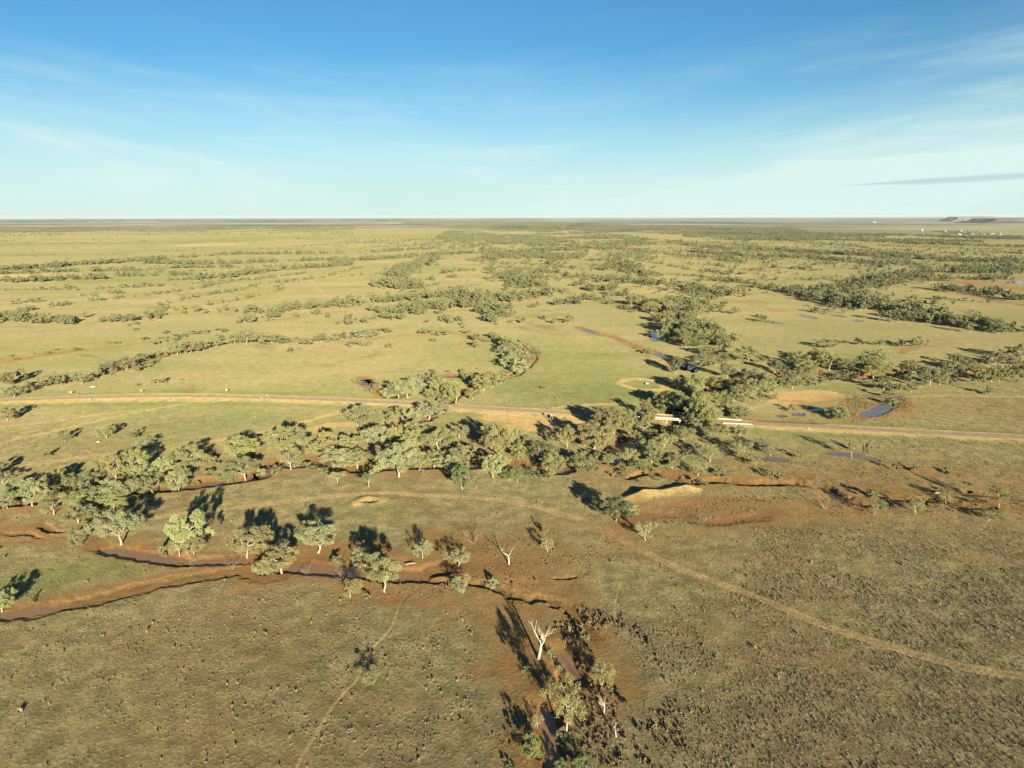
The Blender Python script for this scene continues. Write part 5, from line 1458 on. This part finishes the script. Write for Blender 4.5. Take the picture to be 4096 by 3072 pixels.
# ------------------------------------------------------------------ far homestead and the flat-topped hills
def shed(c, x, y, L, Wd, h, roof, lbl, rot=.2):
    P = gp(c, x, y); L *= .52; Wd *= .6; h *= .5
    r = obj("shed", None, None, (P[0], P[1], 0), label=lbl, category="building", group="homestead buildings on the far right plain")
    r.rotation_euler = (0, 0, rot)
    m = MB(); m.box((0, 0, h / 2), L, Wd, h); obj("wall", m.mesh("wall", M_WALL), r)
    m = MB(); l, w, o = L / 2 + .6, Wd / 2 + .6, Wd * .22
    V = [(-l, -w, h + .02), (l, -w, h + .02), (l, w, h + .02), (-l, w, h + .02), (-l, 0, h + o), (l, 0, h + o)]
    m.quad_add(V, [(0, 1, 5, 4), (2, 3, 4, 5), (1, 2, 5), (3, 0, 4), (3, 2, 1, 0)]); obj("roof", m.mesh("roof", roof), r)
shed('R6', 1492, 246, 46, 20, 8, M_ROOF, "white-roofed shed, leftmost in the front row of the far homestead")
shed('R6', 1638, 244, 46, 22, 8, M_ROOFY, "cream-roofed shed in the front row of the far homestead")
shed('R6', 1780, 244, 30, 16, 7, M_ROOF, "small white building among the dark homestead trees", .5)
shed('R6', 1850, 241, 48, 18, 8, M_ROOF, "long white building right of the dark homestead trees", .1)
shed('R6', 1945, 244, 30, 18, 7, M_ROOF, "white shed at the right end of the far homestead", .4)
shed('R6', 1333, 212, 34, 22, 10, M_ROOF, "white building behind the dark tree strip at the far homestead", .1)
shed('R6', 1508, 213, 30, 20, 12, M_ROOF, "lone white building right of the dark tree strip")
shed('R6', 1075, 203, 40, 26, 13, M_ROOF, "lone white building on the bare far plain, left of the homestead")
shed('R6', 548, 113, 120, 50, 18, M_ROOF, "pale speck of a building on the distant plain at right", 0)
def hill_mat():
    m, t, b = newmat("hill_slopes")
    g = N(t, 'ShaderNodeNewGeometry')
    s = N(t, 'ShaderNodeSeparateXYZ'); t.links.new(g.outputs['Normal'], s.inputs[0])
    n = noise(t, g.outputs['Position'], .004, 4, .6)
    c = mixc(t, maprange(t, mathn(t, 'ADD', s.outputs[2], mathn(t, 'MULTIPLY_ADD', n, .5, -.25)), .72, .96), (0.190, 0.150, 0.115), (0.080, 0.080, 0.068))
    t.links.new(c, b.inputs['Base Color'])
    return m
M_HILL = hill_mat()
def mesa(D, u0, u1, vtop, seed, nm, plateau=.75):
    """flat-topped hill whose ends and crest fall where the photograph's do, at D metres"""
    a0, a1 = (u0 - 2048) / F4, (u1 - 2048) / F4
    dep = D * math.cos(PITCH) + CAM_H * math.sin(PITCH)
    x0, x1 = a0 * dep, a1 * dep
    H_ = height_for(np.array([(x0 + x1) / 2, D]), vtop)
    nx, ny = 120, 40
    xs = np.linspace(x0, x1, nx); ys = np.linspace(D, D + (x1 - x0) * .45, ny)
    X, Y = np.meshgrid(xs, ys); X, Y = X.ravel(), Y.ravel()
    tx = (X - x0) / (x1 - x0); ty = (Y - ys[0]) / (ys[-1] - ys[0])
    w = fbm(X, Y, (x1 - x0) / 7, 4, seed) - .5; w2 = fbm(X, Y, (x1 - x0) / 22, 3, seed + 9) - .5
    edge = np.minimum(np.minimum(tx, 1 - tx) * 2.2, np.minimum(ty * 2.2, (1 - ty) * 1.6)) + w * .22 + w2 * .12
    f = .45 * sstep(.02, .28, edge) + .55 * sstep(.26, .40, edge)
    Z = f * H_ * (.93 + .1 * w) - 4
    i = (np.arange(ny - 1)[:, None] * nx + np.arange(nx - 1)[None]).ravel()
    return obj(nm, mesh_np(nm, np.stack([X, Y, Z], -1), np.stack([i, i + 1, i + nx + 1, i + nx], -1), M_HILL, None, True), kind='structure')
mesa(15500, 3800, 4030, 864.5, 3, "hills")
mesa(11500, 3920, 4420, 871.5, 5, "hills")
mesa(45000, 235, 320, 873.3, 7, "hills")

# ------------------------------------------------------------------ the air over the plain
hz = bpy.data.materials.new("haze"); hz.use_nodes = True
t = hz.node_tree; t.nodes.clear()
vo = N(t, 'ShaderNodeVolumePrincipled'); vo.inputs['Color'].default_value = (.80, .93, 1.0, 1); vo.inputs['Density'].default_value = 1.3e-5
ou = N(t, 'ShaderNodeOutputMaterial'); t.links.new(vo.outputs[0], ou.inputs['Volume'])
zb, ztp, RR = -8.0, 235.0, 90000.0
V = [(x, y, z) for z in (zb, ztp) for x, y in ((-RR, -3000), (RR, -3000), (RR, RR), (-RR, RR))]
obj("haze", mesh_np("haze", V, [(3, 2, 1, 0), (4, 5, 6, 7), (0, 1, 5, 4), (1, 2, 6, 5), (2, 3, 7, 6), (3, 0, 4, 7)], hz), kind='stuff')
print("done", time.time() - T0)
